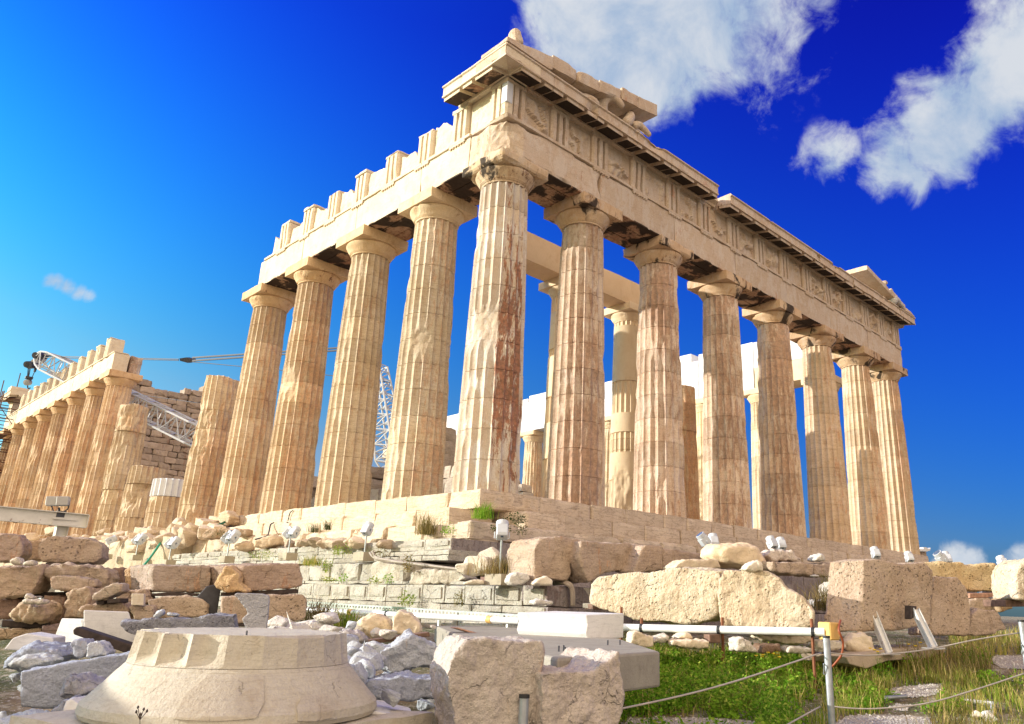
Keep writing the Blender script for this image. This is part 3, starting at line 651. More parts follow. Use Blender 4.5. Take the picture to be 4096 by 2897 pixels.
# cella remains
def rubblewall(ax, face, depth, a, b, z0, top, seed, mat, bh=.5, name='cella_wall', lens=(.7, 1.5), chip=.08):
    rng = random.Random(seed); mb = MB(); z = z0; k = 0
    while z < max(top(a+(b-a)*i/20) for i in range(21)):
        h = bh*rng.uniform(.85, 1.15); p = a+rng.uniform(0, .5)
        while p < b:
            L = rng.uniform(*lens); mid = p+L/2
            if z+h*.5 < min(top(p), top(mid), top(p+L)):
                lo = [0, 0, z+.01]; hi = [0, 0, z+h]; o = rng.uniform(-.04, .06); lo[ax], hi[ax] = p+.006, min(b, p+L); lo[1-ax], hi[1-ax] = face+o, face+depth
                mb.rbox(lo, hi,   .16 if ax == 0 else .3, .06, chip*rng.uniform(.5, 2.2), seed+k, tone=rng.uniform(.75, 1.15))
            p += L; k += 1
        z += h
    ctr = [0, 0, z0]; ctr[ax] = (a+b)/2; ctr[1-ax] = face
    return mb.build(name, M_[mat], temple, org=ctr)
def topw(x): return 14.0-.03*(x-2)+.6*math.sin(x*1.3)+.25*math.sin(x*3.3+1)
o = rubblewall(0, 53., 1.2, 3.4, 14., .3, topw, 500, 'wallpink', .5, lens=(.5, 1.8), chip=.12); o['label'] = 'brownish ragged cross wall behind the gap in the columns'
rubblewall(1, 5.2, 1.1, 7., 27., .36, lambda y: 2.6+.7*math.sin(y*1.3)+.4*math.sin(y*3.7)+(1.4 if 8.5 < y < 11.5 else 0), 520, 'block', .55)
rubblewall(1, 24.5, 1.1, 20., 50., .36, lambda y: 4.5+1.5*math.sin(y*.5)+(2.5 if y > 38 else 0), 540, 'block', .6)
# ------------------------------------------------------------------ terrain
HF = np.array([CF[0], CF[1]])/math.hypot(CF[0], CF[1]); HS = np.array([HF[1], -HF[0]])
GS = [-60, 0, 3, 5, 6.5, 9.6, 13.3, 15, 19, 26, 60, 5000]; GZ = [-4.9, -4.75, -4.72, -4.66, -4.55, -4.30, -3.66, -3.50, -3.36, -3.3, -3.3, -3.3]
def ground_z(x, y):
    x = np.asarray(x, float); y = np.asarray(y, float); s = (x-CP[0])*HF[0]+(y-CP[1])*HF[1]; t = (x-CP[0])*HS[0]+(y-CP[1])*HS[1]
    z = np.interp(s, GS, GZ)
    q = np.stack([x.ravel(), y.ravel(), 0*x.ravel()], 1)
    z = z+(.06*fbm(q*.8, 3, 3)+.02*fbm(q*3.1, 5, 3)).reshape(z.shape)*np.clip(1-np.abs(s)/200, 0, 1)
    z = z+3.05*np.exp(-(((x+17.3)/1.9)**2+((y+5.2)/3.0)**2)**2)      # unseen mound added out of view to shade the rubble on the left
    return z
def make_ground():
    e = np.concatenate([-np.geomspace(40, 4000, 14)[::-1], np.linspace(-32, 32, 190), np.geomspace(40, 4000, 14)])
    X, Y = np.meshgrid(e-7, e-6, indexing='ij'); Z = ground_z(X, Y); n = len(e)
    mb = MB(); i = np.arange(n*n).reshape(n, n)
    f = np.stack([i[:-1, :-1], i[1:, :-1], i[1:, 1:], i[:-1, 1:]], -1).reshape(-1, 4)
    mb.add(np.stack([X.ravel(), Y.ravel(), Z.ravel()], 1), f)
    m = bpy.data.materials.new('dry_earth'); m.use_nodes = True; t = NT(m.node_tree)
    co = t.n('ShaderNodeNewGeometry').outputs['Position']
    c = t.mix(t.ss(t.noise(co, .9, 6.), .38, .6), (.26, .19, .11), (.10, .11, .035))
    c = t.mix(t.ss(t.noise(co, 4., 8., .7), .5, .62), c, (.42, .36, .27))
    c = t.mix(t.ss(t.noise(co, 22., 5., .7), .56, .66), c, (.6, .56, .50))
    bp = t.n('ShaderNodeBump', {'Height': t.noise(co, 14., 8., .7), 'Strength': .9, 'Distance': .08})
    bs = t.n('ShaderNodeBsdfPrincipled', {'Base Color': c, 'Roughness': .95, 'Normal': bp.outputs[0]})
    o = t.n('ShaderNodeOutputMaterial'); m.node_tree.links.new(bs.outputs[0], o.inputs[0])
    o = mb.build('ground', m, smooth=True); tag(o, 'dry stony earth with grass around the temple', 'ground', kind='structure')
make_ground()
def gz(x, y): return float(ground_z(np.array([x]), np.array([y]))[0])

# ------------------------------------------------------------------ stones traced at their own distance
ZN = {'A': (0, 1950, 2.551), 'B': (800, 1950, 2.551), 'C': (1600, 1950, 2.551), 'D': (0, 2047, 1.911), 'E': (1000, 2047, 1.911), 'F': (1900, 2047, 1.911), 'G': (2896, 2047, 1.911), 'O': (0, 0, 1.),
      'H': (0, 2050, 3.28), 'I': (650, 2050, 3.28), 'J': (3500, 2150, 3.852), 'K': (0, 2450, 3.28)}
def px(zone, p):
    a, b, s = ZN[zone]; return a+p[0]/s, b+p[1]/s
TEX = {}
def tex(kind, sc, depth=3):
    k = (kind, sc)
    if k not in TEX:
        t = bpy.data.textures.new(f'{kind.lower()}_{sc}', kind); t.noise_scale = sc
        if kind == 'CLOUDS': t.noise_depth = depth
        TEX[k] = t
    return TEX[k]
def rough(ob, D, size, rk, kind):
    vox = max(.010, min(.06, D*.0021, ))
    r = ob.modifiers.new('remesh', 'REMESH'); r.mode = 'VOXEL'; r.voxel_size = max(vox, size/90); r.use_smooth_shade = True
    if kind == 'boulder':
        s = ob.modifiers.new('soften', 'SMOOTH'); s.iterations = 7; s.factor = .5
    elif kind == 'block':
        s = ob.modifiers.new('soften', 'SMOOTH'); s.iterations = 1; s.factor = .5
    for sc, st, ty in ((size*.34, size*.055*rk, 'CLOUDS'), (size*.20, -size*.05*rk, 'VORONOI'), (size*.11, size*.022*rk, 'CLOUDS'), (.07, -.022*min(1.3, rk), 'VORONOI'), (.03, .010*min(1.5, rk), 'CLOUDS')):
        d = ob.modifiers.new('displace', 'DISPLACE'); d.texture = tex(ty, round(sc, 2) or .02); d.texture_coords = 'GLOBAL'; d.strength = st; d.mid_level = .5
def stonep(name, label, cat, zone, poly, D, phi, thick, mat, kind='block', rk=1., lean=0., tint=None, group=None, shift=(0, 0, 0), parent=None, back=1., roll=0.):
    """a stone whose front outline is traced in the photo; stands D metres away, faces phi (0 = towards -x, 90 = towards -y)"""
    pts = [px(zone, p) for p in poly]; c = np.mean(pts, 0); c3 = P(c[0], c[1], D)
    n = np.array([-math.cos(R(phi)), -math.sin(R(phi)), lean]); n /= np.linalg.norm(n); q = np.array([on(u, v, n, n@c3) for u, v in pts])
    cc = q.mean(0); e = -n*thick+np.array(shift)
    size = float(np.linalg.norm(q.max(0)-q.min(0)))
    mb = MB(); m = len(q)
    if kind == 'boulder': rings = [(.66, 0.), (.93, .16), (1., .42), (.9, .75), (.6, 1.)]
    elif kind == 'sharp': rings = [(1., 0.), (back, 1.)]
    else: rings = [(1., 0.), (.5+.5*back, .5), (back, 1.)]
    V = np.vstack([cc+(q-cc)*s+e*t for s, t in rings]); k = len(rings)
    f = [tuple(range(m)), tuple(range((k-1)*m, k*m))[::-1]]+[(j*m+i, (j+1)*m+i, (j+1)*m+(i+1) % m, j*m+(i+1) % m) for j in range(k-1) for i in range(m)]
    mb.add(V, f); org = np.array([V[:, 0].mean(), V[:, 1].mean(), V[:, 2].min()])
    o = mb.build(name, M_[mat], parent, org=org, fix=True)
    if kind == 'sharp':
        b = o.modifiers.new('bevel', 'BEVEL'); b.width = .012; b.segments = 2; b.limit_method = 'ANGLE'
    else: rough(o, D, size, rk, kind)
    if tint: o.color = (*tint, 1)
    if label: tag(o, label, cat, group)
    return o
def rockat(name, label, cat, p, s, seed, mat, group=None, tint=None, D=14, flat=.7):
    """a loose angular rock resting at p"""
    rng = random.Random(seed); bm = bmesh.new()
    for i in range(15):
        v = Vector((rng.gauss(0, 1), rng.gauss(0, 1), rng.gauss(0, 1))).normalized()*rng.uniform(.8, 1.05); bm.verts.new((v.x*s, v.y*s, v.z*s*flat))
    r = bmesh.ops.convex_hull(bm, input=bm.verts); bmesh.ops.delete(bm, geom=[g for g in r['geom_interior'] if isinstance(g, bmesh.types.BMVert)], context='VERTS')
    bmesh.ops.bevel(bm, geom=bm.edges[:], offset=s*.07, segments=1, affect='EDGES')
    bmesh.ops.triangulate(bm, faces=bm.faces); bmesh.ops.subdivide_edges(bm, edges=bm.edges[:], cuts=2, use_grid_fill=True)
    zmin = min(v.co.z for v in bm.verts); bm.verts.index_update()
    V = np.array([v.co[:] for v in bm.verts]); F = [tuple(v.index for v in f.verts) for f in bm.faces]; bm.free()
    sx, sy = rng.uniform(.8, 1.35), rng.uniform(.75, 1.1); th = rng.uniform(0, 6.3)
    V[:, 0] *= sx; V[:, 1] *= sy; V = np.stack([V[:, 0]*math.cos(th)-V[:, 1]*math.sin(th), V[:, 0]*math.sin(th)+V[:, 1]*math.cos(th), V[:, 2]-zmin-.06*s], 1)
    V += np.stack([fbm(V*3/s+seed, seed, 3)]*3, 1)*.06*s
    mb = MB(); mb.add(V+np.array(p), F, rng.uniform(.85, 1.1)); o = mb.build(name, M_[mat], org=p)
    if tint: o.color = (*tint, 1)
    tag(o, label, cat, group); return o

# ------------------------------------------------------------------ foundation of the platform, on the south and east sides
fnd = tag(empty('foundation_wall', (-2.5, -1, -3.4)), 'stepped grey limestone foundation below the marble steps', 'foundation')
def fcourse(ax, face, z0, z1, a, b, depth, seed, mat, lens, chip, amp=.015, name='stone_course', rag=0., miss=(), big=0., bound=True):
    rng = random.Random(seed); mb = MB(); p = a; k = 0
    while p < b-.05:
        L = min(rng.uniform(*lens)*(1 if p < 14 else 2), b-p); q = p+L; mid = (p+q)/2
        if not any(m0 < mid < m1 for m0, m1 in miss):
            o = rng.uniform(0, rag); lo = [0, 0, z0]; hi = [0, 0, z1-rng.uniform(0, rag*.5)]; lo[ax], hi[ax] = p+.01, q-.01; lo[1-ax], hi[1-ax] = face+o, face+depth
            mb.rbox(lo, hi, .10 if p < 10 else .3, amp, chip*rng.uniform(.5, 1.8), seed*13+k, tone=rng.uniform(.85, 1.1), big=big)
            if bound:       # raised panel with drafted margins
                l2 = list(lo); h2 = list(hi); l2[ax] += .07; h2[ax] -= .07; l2[2] += .09; h2[2] -= .05; l2[1-ax] = face+o-.028; h2[1-ax] = face+o+.05
                mb.rbox(l2, h2, .07, .016, .03, seed*17+k, tone=rng.uniform(.85, 1.05))
        p = q; k += 1
    ctr = [0, 0, z0]; ctr[ax] = (a+b)/2; ctr[1-ax] = face
    return mb.build(name, M_[mat], fnd, org=ctr)
XC, YC, ZC = -3.0, -5.79, -2.67
fcourse(1, -2.0, -1.86, -1.60, -1.52, 17, 1.6, 601, 'poros', (.9, 1.5), .03, rag=.02)
fcourse(1, -2.06, -1.98, -1.868, -1.58, 17, 1.6, 602, 'poros', (.9, 1.7), .015, bound=False)
fcourse(1, -2.12, -2.11, -1.988, -1.64, 17, 1.6, 603, 'poros', (.9, 1.7), .02, bound=False)
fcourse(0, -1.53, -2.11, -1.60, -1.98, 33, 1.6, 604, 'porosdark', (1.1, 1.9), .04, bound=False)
fcourse(1, -2.62, -2.58, -2.13, -.6, 18, 1.5, 605, 'poros', (.8, 1.5), .10, rag=.10, bound=False, amp=.03, big=.05)
fcourse(1, -2.7, -2.66, -2.58, -3.2, 18, 1.5, 606, 'poros', (.8, 1.5), .03, rag=.03, bound=False)
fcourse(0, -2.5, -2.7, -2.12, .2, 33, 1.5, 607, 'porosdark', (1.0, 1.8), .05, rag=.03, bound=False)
fcourse(1, XC, -3.03, ZC, YC, 22, 1.2, 608, 'poros', (.62, .95), .025, rag=.015)
fcourse(1, XC-.04, -3.17, -3.04, YC, 22, 1.2, 609, 'poros', (.8, 1.4), .02, bound=False)
fcourse(1, XC-.08, -3.6, -3.18, YC-.02, 22, 1.2, 610, 'poros', (.8, 1.4), .03, bound=False)
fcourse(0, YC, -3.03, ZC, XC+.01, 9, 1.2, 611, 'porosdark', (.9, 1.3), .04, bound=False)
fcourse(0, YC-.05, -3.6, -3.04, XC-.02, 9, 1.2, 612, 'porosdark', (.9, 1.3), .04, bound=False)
mb = MB(); mb.rbox((-2.2, -5.0, -3.5), (12, 2, ZC-.02), .5, .03, .05, 613); mb.rbox((-2.0, 1.0, -3.5), (1, 40, -2.2), .6, .05, .05, 614); mb.rbox((-1.2, .5, -2.3), (2, 60, -1.45), .5, .06, .2, 615)
mb.build('rubble_core', M_['poros'], fnd, org=(0, 0, -3.5))
# lit rough block course seen left of the corner, lower and eroded
for k, (pl, nm) in enumerate((([(1215, 470), (1290, 440), (1480, 455), (1600, 450), (1645, 510), (1560, 555), (1215, 552)], 'long rough lump of pale conglomerate on the foundation ledge, left of the single floodlight'),
                              ([(915, 400), (990, 378), (1130, 395), (1210, 400), (1200, 480), (1150, 552), (915, 545)], 'bulging rough pale block set in the foundation wall, below the cables'),
                              ([(412, 440), (520, 420), (590, 430), (600, 510), (415, 512)], 'small pale block with a crack in the foundation wall behind the stacked blocks'))):
    stonep('foundation_stone', nm, 'stone block', 'E', pl, [16.6, 18.1, 20.8][k], 12, .5, 'poros', rk=1.2, tint=(1.15, 1.12, 1.08))

# ------------------------------------------------------------------ stones on the left: a long stack three high
S = stonep
S('marble_block', 'big pitted brownish block with rounded left end, top of the stack below the steel beam', 'stone block', 'A', [(372, 640), (395, 560), (480, 500), (640, 495), (900, 510), (1010, 560), (1055, 610), (1040, 720), (960, 775), (420, 762), (385, 720)], 13.4, 66, .75, 'pitted', rk=.8, tint=(.95, .86, .80))
S('marble_block', 'pinkish grey block cut off by the left edge, at the top of the stacked row', 'stone block', 'A', [(-60, 470), (180, 478), (225, 560), (230, 680), (180, 735), (-60, 760)], 13.1, 66, .7, 'block', tint=(.95, .84, .80))
S('marble_block', 'brown squat block wedged between two bigger ones on top of the stacked row', 'stone block', 'A', [(212, 560), (440, 530), (440, 740), (250, 745), (225, 700)], 14.4, 62, .6, 'block', tint=(.85, .68, .56))
S('marble_block', 'wide cracked block at the left edge with two little stones lying on top', 'stone block', 'A', [(-60, 800), (300, 800), (445, 785), (430, 880), (330, 1080), (-60, 1140)], 12.4, 62, .8, 'block', rk=1.3, tint=(1, .88, .78))
S('marble_block', 'broken block with a bluish split top, right of the wide cracked block', 'stone block', 'A', [(440, 850), (520, 790), (640, 778), (960, 800), (1080, 850), (1112, 910), (1100, 990), (1040, 1040), (560, 1055), (500, 960)], 12.7, 60, .8, 'block', rk=1.9, tint=(.95, .88, .82))
S('marble_block', 'ledge-like slab along the front of the split block in the middle row', 'stone block', 'A', [(505, 925), (560, 895), (760, 910), (970, 945), (980, 1010), (880, 1045), (560, 1050), (520, 1010)], 12.25, 60, .35, 'block', rk=1., tint=(1, .92, .86))
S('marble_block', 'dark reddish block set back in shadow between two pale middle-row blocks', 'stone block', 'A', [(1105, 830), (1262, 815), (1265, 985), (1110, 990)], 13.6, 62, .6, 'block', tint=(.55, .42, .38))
S('marble_block', 'long grey block with a rough yellowish broken left end in the middle row', 'stone block', 'A', [(1560, 800), (1640, 788), (2160, 800), (2150, 1000), (2130, 1075), (1560, 1060)], 12.7, 70, .95, 'block', rk=.55, tint=(.92, .86, .84), shift=(-.42, .06, 0))
S('marble_block', 'narrow rough yellow-brown block beside the long grey middle-row block', 'stone block', 'A', [(1262, 815), (1400, 820), (1420, 1040), (1270, 1040)], 13.0, 40, .7, 'hewn', rk=1.2, tint=(.9, .75, .62))
S('marble_block', 'small pinkish block filling the gap right of the long grey middle-row block', 'stone block', 'A', [(2160, 810), (2330, 815), (2260, 960), (2155, 985)], 13.3, 62, .5, 'block', tint=(.95, .75, .62))
S('marble_block', 'long striped grey-brown block with a lit broken left end, rightmost of the middle row', 'stone block', 'B', [(435, 800), (650, 785), (1025, 770), (1050, 880), (1058, 1000), (960, 1030), (480, 1065)], 12.7, 70, 1.0, 'block', rk=.5, tint=(.86, .74, .68), shift=(-.55, .10, 0))
S('marble_block', 'craggy tan boulder leaning at the left end of the striped block', 'boulder', 'B', [(130, 985), (200, 870), (260, 800), (330, 810), (395, 880), (400, 960), (480, 1060), (240, 1070)], 12.35, 48, .7, 'hewn', rk=1.6, tint=(.95, .78, .6))
S('marble_block', 'thick round-cornered block under the striped one, with a speckled right half', 'stone block', 'B', [(210, 1115), (700, 1098), (1040, 1092), (1088, 1140), (1085, 1320), (1050, 1362), (690, 1385), (215, 1395)], 12.2, 66, .8, 'pitted', rk=.5, tint=(.98, .88, .80))
S('marble_block', 'heart-shaped pale boulder with small stones on top near the left edge', 'boulder', 'A', [(42, 1290), (90, 1215), (170, 1150), (240, 1140), (440, 1180), (445, 1290), (400, 1370), (320, 1392), (170, 1385), (60, 1340)], 11.6, 48, .7, 'block', kind='boulder', rk=1.5, tint=(1.1, .98, .84))
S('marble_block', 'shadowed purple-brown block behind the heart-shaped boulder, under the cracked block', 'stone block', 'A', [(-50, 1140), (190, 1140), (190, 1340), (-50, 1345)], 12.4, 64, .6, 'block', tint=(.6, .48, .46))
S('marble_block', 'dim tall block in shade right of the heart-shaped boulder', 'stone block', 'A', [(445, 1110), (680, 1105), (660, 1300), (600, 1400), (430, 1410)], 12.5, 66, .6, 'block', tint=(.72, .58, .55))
S('marble_block', 'knobbly pale block with a hollowed top in the bottom row', 'stone block', 'A', [(675, 1080), (760, 1030), (900, 1020), (925, 1090), (905, 1200), (780, 1330), (650, 1340)], 12.0, 50, .7, 'block', rk=1.6, tint=(1.05, .95, .85))
S('marble_slab', 'tilted thin pale stone propped on two dark timbers', 'stone slab', 'A', [(935, 1090), (1100, 1000), (1150, 978), (1258, 975), (1255, 1060), (1080, 1135), (940, 1158)], 11.5, 62, .5, 'block', rk=.8, tint=(1.02, .97, .92))
S('timber', 'dark short timber under the right end of the tilted thin stone', 'timber', 'A', [(1090, 1138), (1225, 1132), (1225, 1178), (1090, 1185)], 11.5, 62, .6, 'darkwood', kind='sharp')
S('timber', 'dark short timber under the left end of the tilted thin stone', 'timber', 'A', [(975, 1160), (1060, 1150), (1060, 1195), (985, 1198)], 11.5, 62, .6, 'darkwood', kind='sharp')
S('marble_block', 'low wedge-shaped brown stone below the tilted thin stone', 'stone block', 'A', [(770, 1330), (800, 1230), (900, 1195), (1260, 1175), (1310, 1240), (1310, 1345)], 11.6, 60, .6, 'block', rk=1.2, tint=(.95, .82, .72))
S('marble_cube', 'small clean white cube with a dowel hole, standing on a pale block', 'stone block', 'A', [(1343, 1082), (1470, 1086), (1466, 1206), (1340, 1202)], 11.5, 66, .22, 'cream', kind='sharp')
S('marble_block', 'pale squarish block that carries the small white cube', 'stone block', 'A', [(1305, 1212), (1560, 1208), (1575, 1290), (1570, 1350), (1380, 1352)], 11.6, 66, .5, 'block', tint=(1.05, .95, .86))
S('marble_block', 'broken pale stone behind the small white cube', 'stone block', 'A', [(1180, 1080), (1350, 1050), (1480, 1040), (1540, 1180), (1340, 1200), (1190, 1160)], 12.2, 58, .4, 'block', rk=1.2, tint=(1.05, .92, .82))
S('marble_block', 'long pale bottom-row block full of little pits, next to the dark steel plates', 'stone block', 'A', [(1500, 1150), (1640, 1110), (1900, 1105), (2060, 1140), (2118, 1200), (2110, 1310), (1900, 1330), (1560, 1345)], 12.2, 62, .7, 'pitted', rk=.6, tint=(1.02, .94, .86))
S('steel_plate', 'dark steel plates standing upright between two bottom-row blocks', 'steel plate', 'A', [(2110, 1010), (2240, 980), (2262, 985), (2215, 1292), (2010, 1290), (2010, 1120)], 12.5, 72, .12, 'darksteel', kind='sharp')
for k, (pl, D) in enumerate((([(20, 1352), (430, 1385), (430, 1438), (10, 1425)], 11.8), ([(460, 768), (560, 772), (560, 800), (470, 800)], 13.2), ([(805, 770), (915, 772), (915, 795), (805, 795)], 13.2), ([(1540, 1085), (1720, 1068), (2010, 1080), (2010, 1110), (1540, 1110)], 12.5), ([(-40, 1130), (430, 1070), (660, 1065), (660, 1100), (200, 1140), (-40, 1150)], 12.8))):
    S('timber', ['dark plank under the heart-shaped boulder', 'dark chock under the left end of the big pitted top block', 'dark chock under the right end of the big pitted top block', 'dark beams in the gap below the long grey middle-row block', 'dark beams in the gap below the cracked block at the left edge'][k], 'timber', 'A', pl, D, 64, .5, 'darkwood', kind='sharp')
S('timber', 'black timber in the gap below the striped block', 'timber', 'B', [(210, 1075), (960, 1035), (1005, 1040), (1005, 1080), (700, 1098), (210, 1110)], 12.6, 66, .5, 'darkwood', kind='sharp')
S('timber', 'black timber under the round-cornered speckled block', 'timber', 'B', [(370, 1395), (940, 1372), (942, 1412), (370, 1420)], 12.1, 66, .5, 'darkwood', kind='sharp')
S('marble_block', 'low tan block at the left edge under the dark plank', 'stone block', 'A', [(-40, 1440), (420, 1440), (430, 1520), (-40, 1560)], 11.7, 64, .5, 'block', tint=(1, .88, .72))
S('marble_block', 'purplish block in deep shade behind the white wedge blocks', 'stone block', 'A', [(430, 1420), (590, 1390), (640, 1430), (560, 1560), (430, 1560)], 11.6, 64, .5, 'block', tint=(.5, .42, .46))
for k, (pl, D, nm) in enumerate((([(80, 750), (110, 715), (190, 705), (225, 760), (215, 795), (90, 790)], 12.3, 'round pale stone lying on the cracked block at the left edge'), ([(210, 760), (300, 738), (355, 750), (345, 800), (215, 800)], 12.2, 'small bluish stone lying beside the round one on the cracked block'),
                                 ([(215, 1135), (250, 1080), (290, 1078), (340, 1130), (330, 1145)], 11.5, 'small pointed stone on top of the heart-shaped boulder'), ([(215, 1140), (440, 1145), (445, 1195), (220, 1190)], 11.45, 'flat pale stone on top of the heart-shaped boulder'), ([(335, 1110), (390, 1105), (392, 1128), (340, 1130)], 11.5, 'tiny grey stone on top of the heart-shaped boulder'))):
    S('stone', nm, 'stone', 'A', pl, D, 55, .22, 'whiterock', kind='boulder' if k != 3 else 'block', rk=1., tint=(1, .95, .88))

# ------------------------------------------------------------------ white marble pieces and shaded rubble, lower left; its bluish tints paint in sky shade
def wedge(label, zone, top, bot, D, phi, thick, tk, mat='whiteblk'):
    pass
S('marble_wedge', 'bright new white marble wedge with a sloping blue-shaded top, right of its smaller neighbour', 'marble block', 'D', [(640, 752), (985, 765), (1062, 1028), (640, 975)], 9.0, 62, .55, 'whiteblk', kind='sharp', back=.8, shift=(-.14, .1, .0))
S('marble_wedge', 'smaller new white marble wedge leaning behind the dark beam', 'marble block', 'D', [(470, 815), (625, 820), (645, 1018), (395, 1008)], 9.3, 26, .5, 'whiteblk', kind='sharp', back=.9)
S('timber', 'dark squared wooden beam lying slanted across the white wedges', 'timber', 'D', [(556, 905), (585, 880), (1080, 1040), (1082, 1100), (1065, 1120), (560, 938)], 8.2, 62, .25, 'darkwood', kind='sharp')
S('marble_slab', 'long rough blue-grey slab lying on its edge behind the inverted capital', 'stone slab', 'D', [(905, 850), (1010, 832), (1150, 828), (1640, 790), (1800, 785), (1815, 945), (1300, 1000), (1110, 985), (980, 930)], 8.6, 64, .4, 'bluegrey', rk=.8)
S('marble_slab', 'smooth bluish slab with a notched toothed left edge standing behind the inverted capital', 'stone slab', 'B', [(348, 1095), (375, 1076), (640, 1085), (700, 1105), (705, 1160), (690, 1330), (668, 1525), (455, 1515), (465, 1430), (428, 1340), (485, 1290), (470, 1235), (445, 1220), (440, 1200), (415, 1180), (412, 1160), (390, 1145), (388, 1128), (365, 1118)], 8.2, 62, .16, 'grey', kind='sharp', tint=(.95, .98, 1.02))
S('marble_block', 'white marble block with a slanted lit left end beside the slanted beam', 'marble block', 'D', [(28, 1055), (95, 968), (205, 930), (408, 965), (405, 1030), (200, 1065)], 8.0, 60, .4, 'whiteblk', kind='sharp')
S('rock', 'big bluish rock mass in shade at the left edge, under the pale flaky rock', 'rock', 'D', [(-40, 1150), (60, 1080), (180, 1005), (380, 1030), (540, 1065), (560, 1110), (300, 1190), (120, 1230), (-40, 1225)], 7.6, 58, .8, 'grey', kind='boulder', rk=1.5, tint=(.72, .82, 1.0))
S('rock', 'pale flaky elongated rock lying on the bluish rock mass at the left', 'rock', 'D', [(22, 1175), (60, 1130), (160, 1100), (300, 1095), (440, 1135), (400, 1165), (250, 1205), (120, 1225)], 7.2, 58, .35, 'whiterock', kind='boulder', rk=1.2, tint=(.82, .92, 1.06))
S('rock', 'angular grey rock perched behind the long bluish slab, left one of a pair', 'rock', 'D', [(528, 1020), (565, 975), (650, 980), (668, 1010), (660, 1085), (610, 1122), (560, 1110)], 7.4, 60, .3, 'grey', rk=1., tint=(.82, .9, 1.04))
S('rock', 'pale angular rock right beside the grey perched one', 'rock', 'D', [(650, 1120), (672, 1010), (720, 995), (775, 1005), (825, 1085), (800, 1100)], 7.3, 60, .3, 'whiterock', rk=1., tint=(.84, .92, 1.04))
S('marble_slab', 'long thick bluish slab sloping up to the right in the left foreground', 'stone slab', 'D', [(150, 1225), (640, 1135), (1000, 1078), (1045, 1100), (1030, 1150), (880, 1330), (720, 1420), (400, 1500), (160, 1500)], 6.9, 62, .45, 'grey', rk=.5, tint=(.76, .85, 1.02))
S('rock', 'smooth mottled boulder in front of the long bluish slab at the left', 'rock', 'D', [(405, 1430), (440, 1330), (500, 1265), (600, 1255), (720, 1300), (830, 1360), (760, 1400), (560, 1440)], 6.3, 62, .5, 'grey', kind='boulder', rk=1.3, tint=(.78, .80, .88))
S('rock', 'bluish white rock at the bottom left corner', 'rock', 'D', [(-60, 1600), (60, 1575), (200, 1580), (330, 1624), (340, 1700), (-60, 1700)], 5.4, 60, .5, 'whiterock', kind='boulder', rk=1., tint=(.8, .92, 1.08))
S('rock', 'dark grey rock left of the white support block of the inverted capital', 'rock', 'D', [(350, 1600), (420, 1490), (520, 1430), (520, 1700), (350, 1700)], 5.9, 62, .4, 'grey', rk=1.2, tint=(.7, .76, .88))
S('marble_block', 'white marble support block under the left edge of the inverted capital', 'marble block', 'D', [(455, 1624), (500, 1440), (545, 1428), (560, 1440), (690, 1530), (690, 1720), (440, 1720)], 5.55, 50, .9, 'whiteblk', rk=.35, tint=(.95, .96, 1))
S('marble_slab', 'flat white marble slab under the right edge of the inverted capital', 'stone slab', 'E', [(700, 1600), (925, 1520), (1090, 1545), (1310, 1600), (1310, 1660), (700, 1680)], 5.75, 62, .8, 'whiteblk', rk=.4)
for k, (pl, D, nm) in enumerate((([(1150, 818), (1185, 760), (1250, 745), (1258, 790), (1200, 815)], 8.7, 'pointed white stone lying on the long rough blue-grey slab'), ([(1255, 800), (1270, 770), (1370, 785), (1375, 802)], 8.7, 'low white stone beside the pointed one on the blue-grey slab'))):
    S('stone', nm, 'stone', 'D', pl, D, 60, .18, 'whiterock', kind='boulder', rk=1., tint=(.82, .92, 1.06))

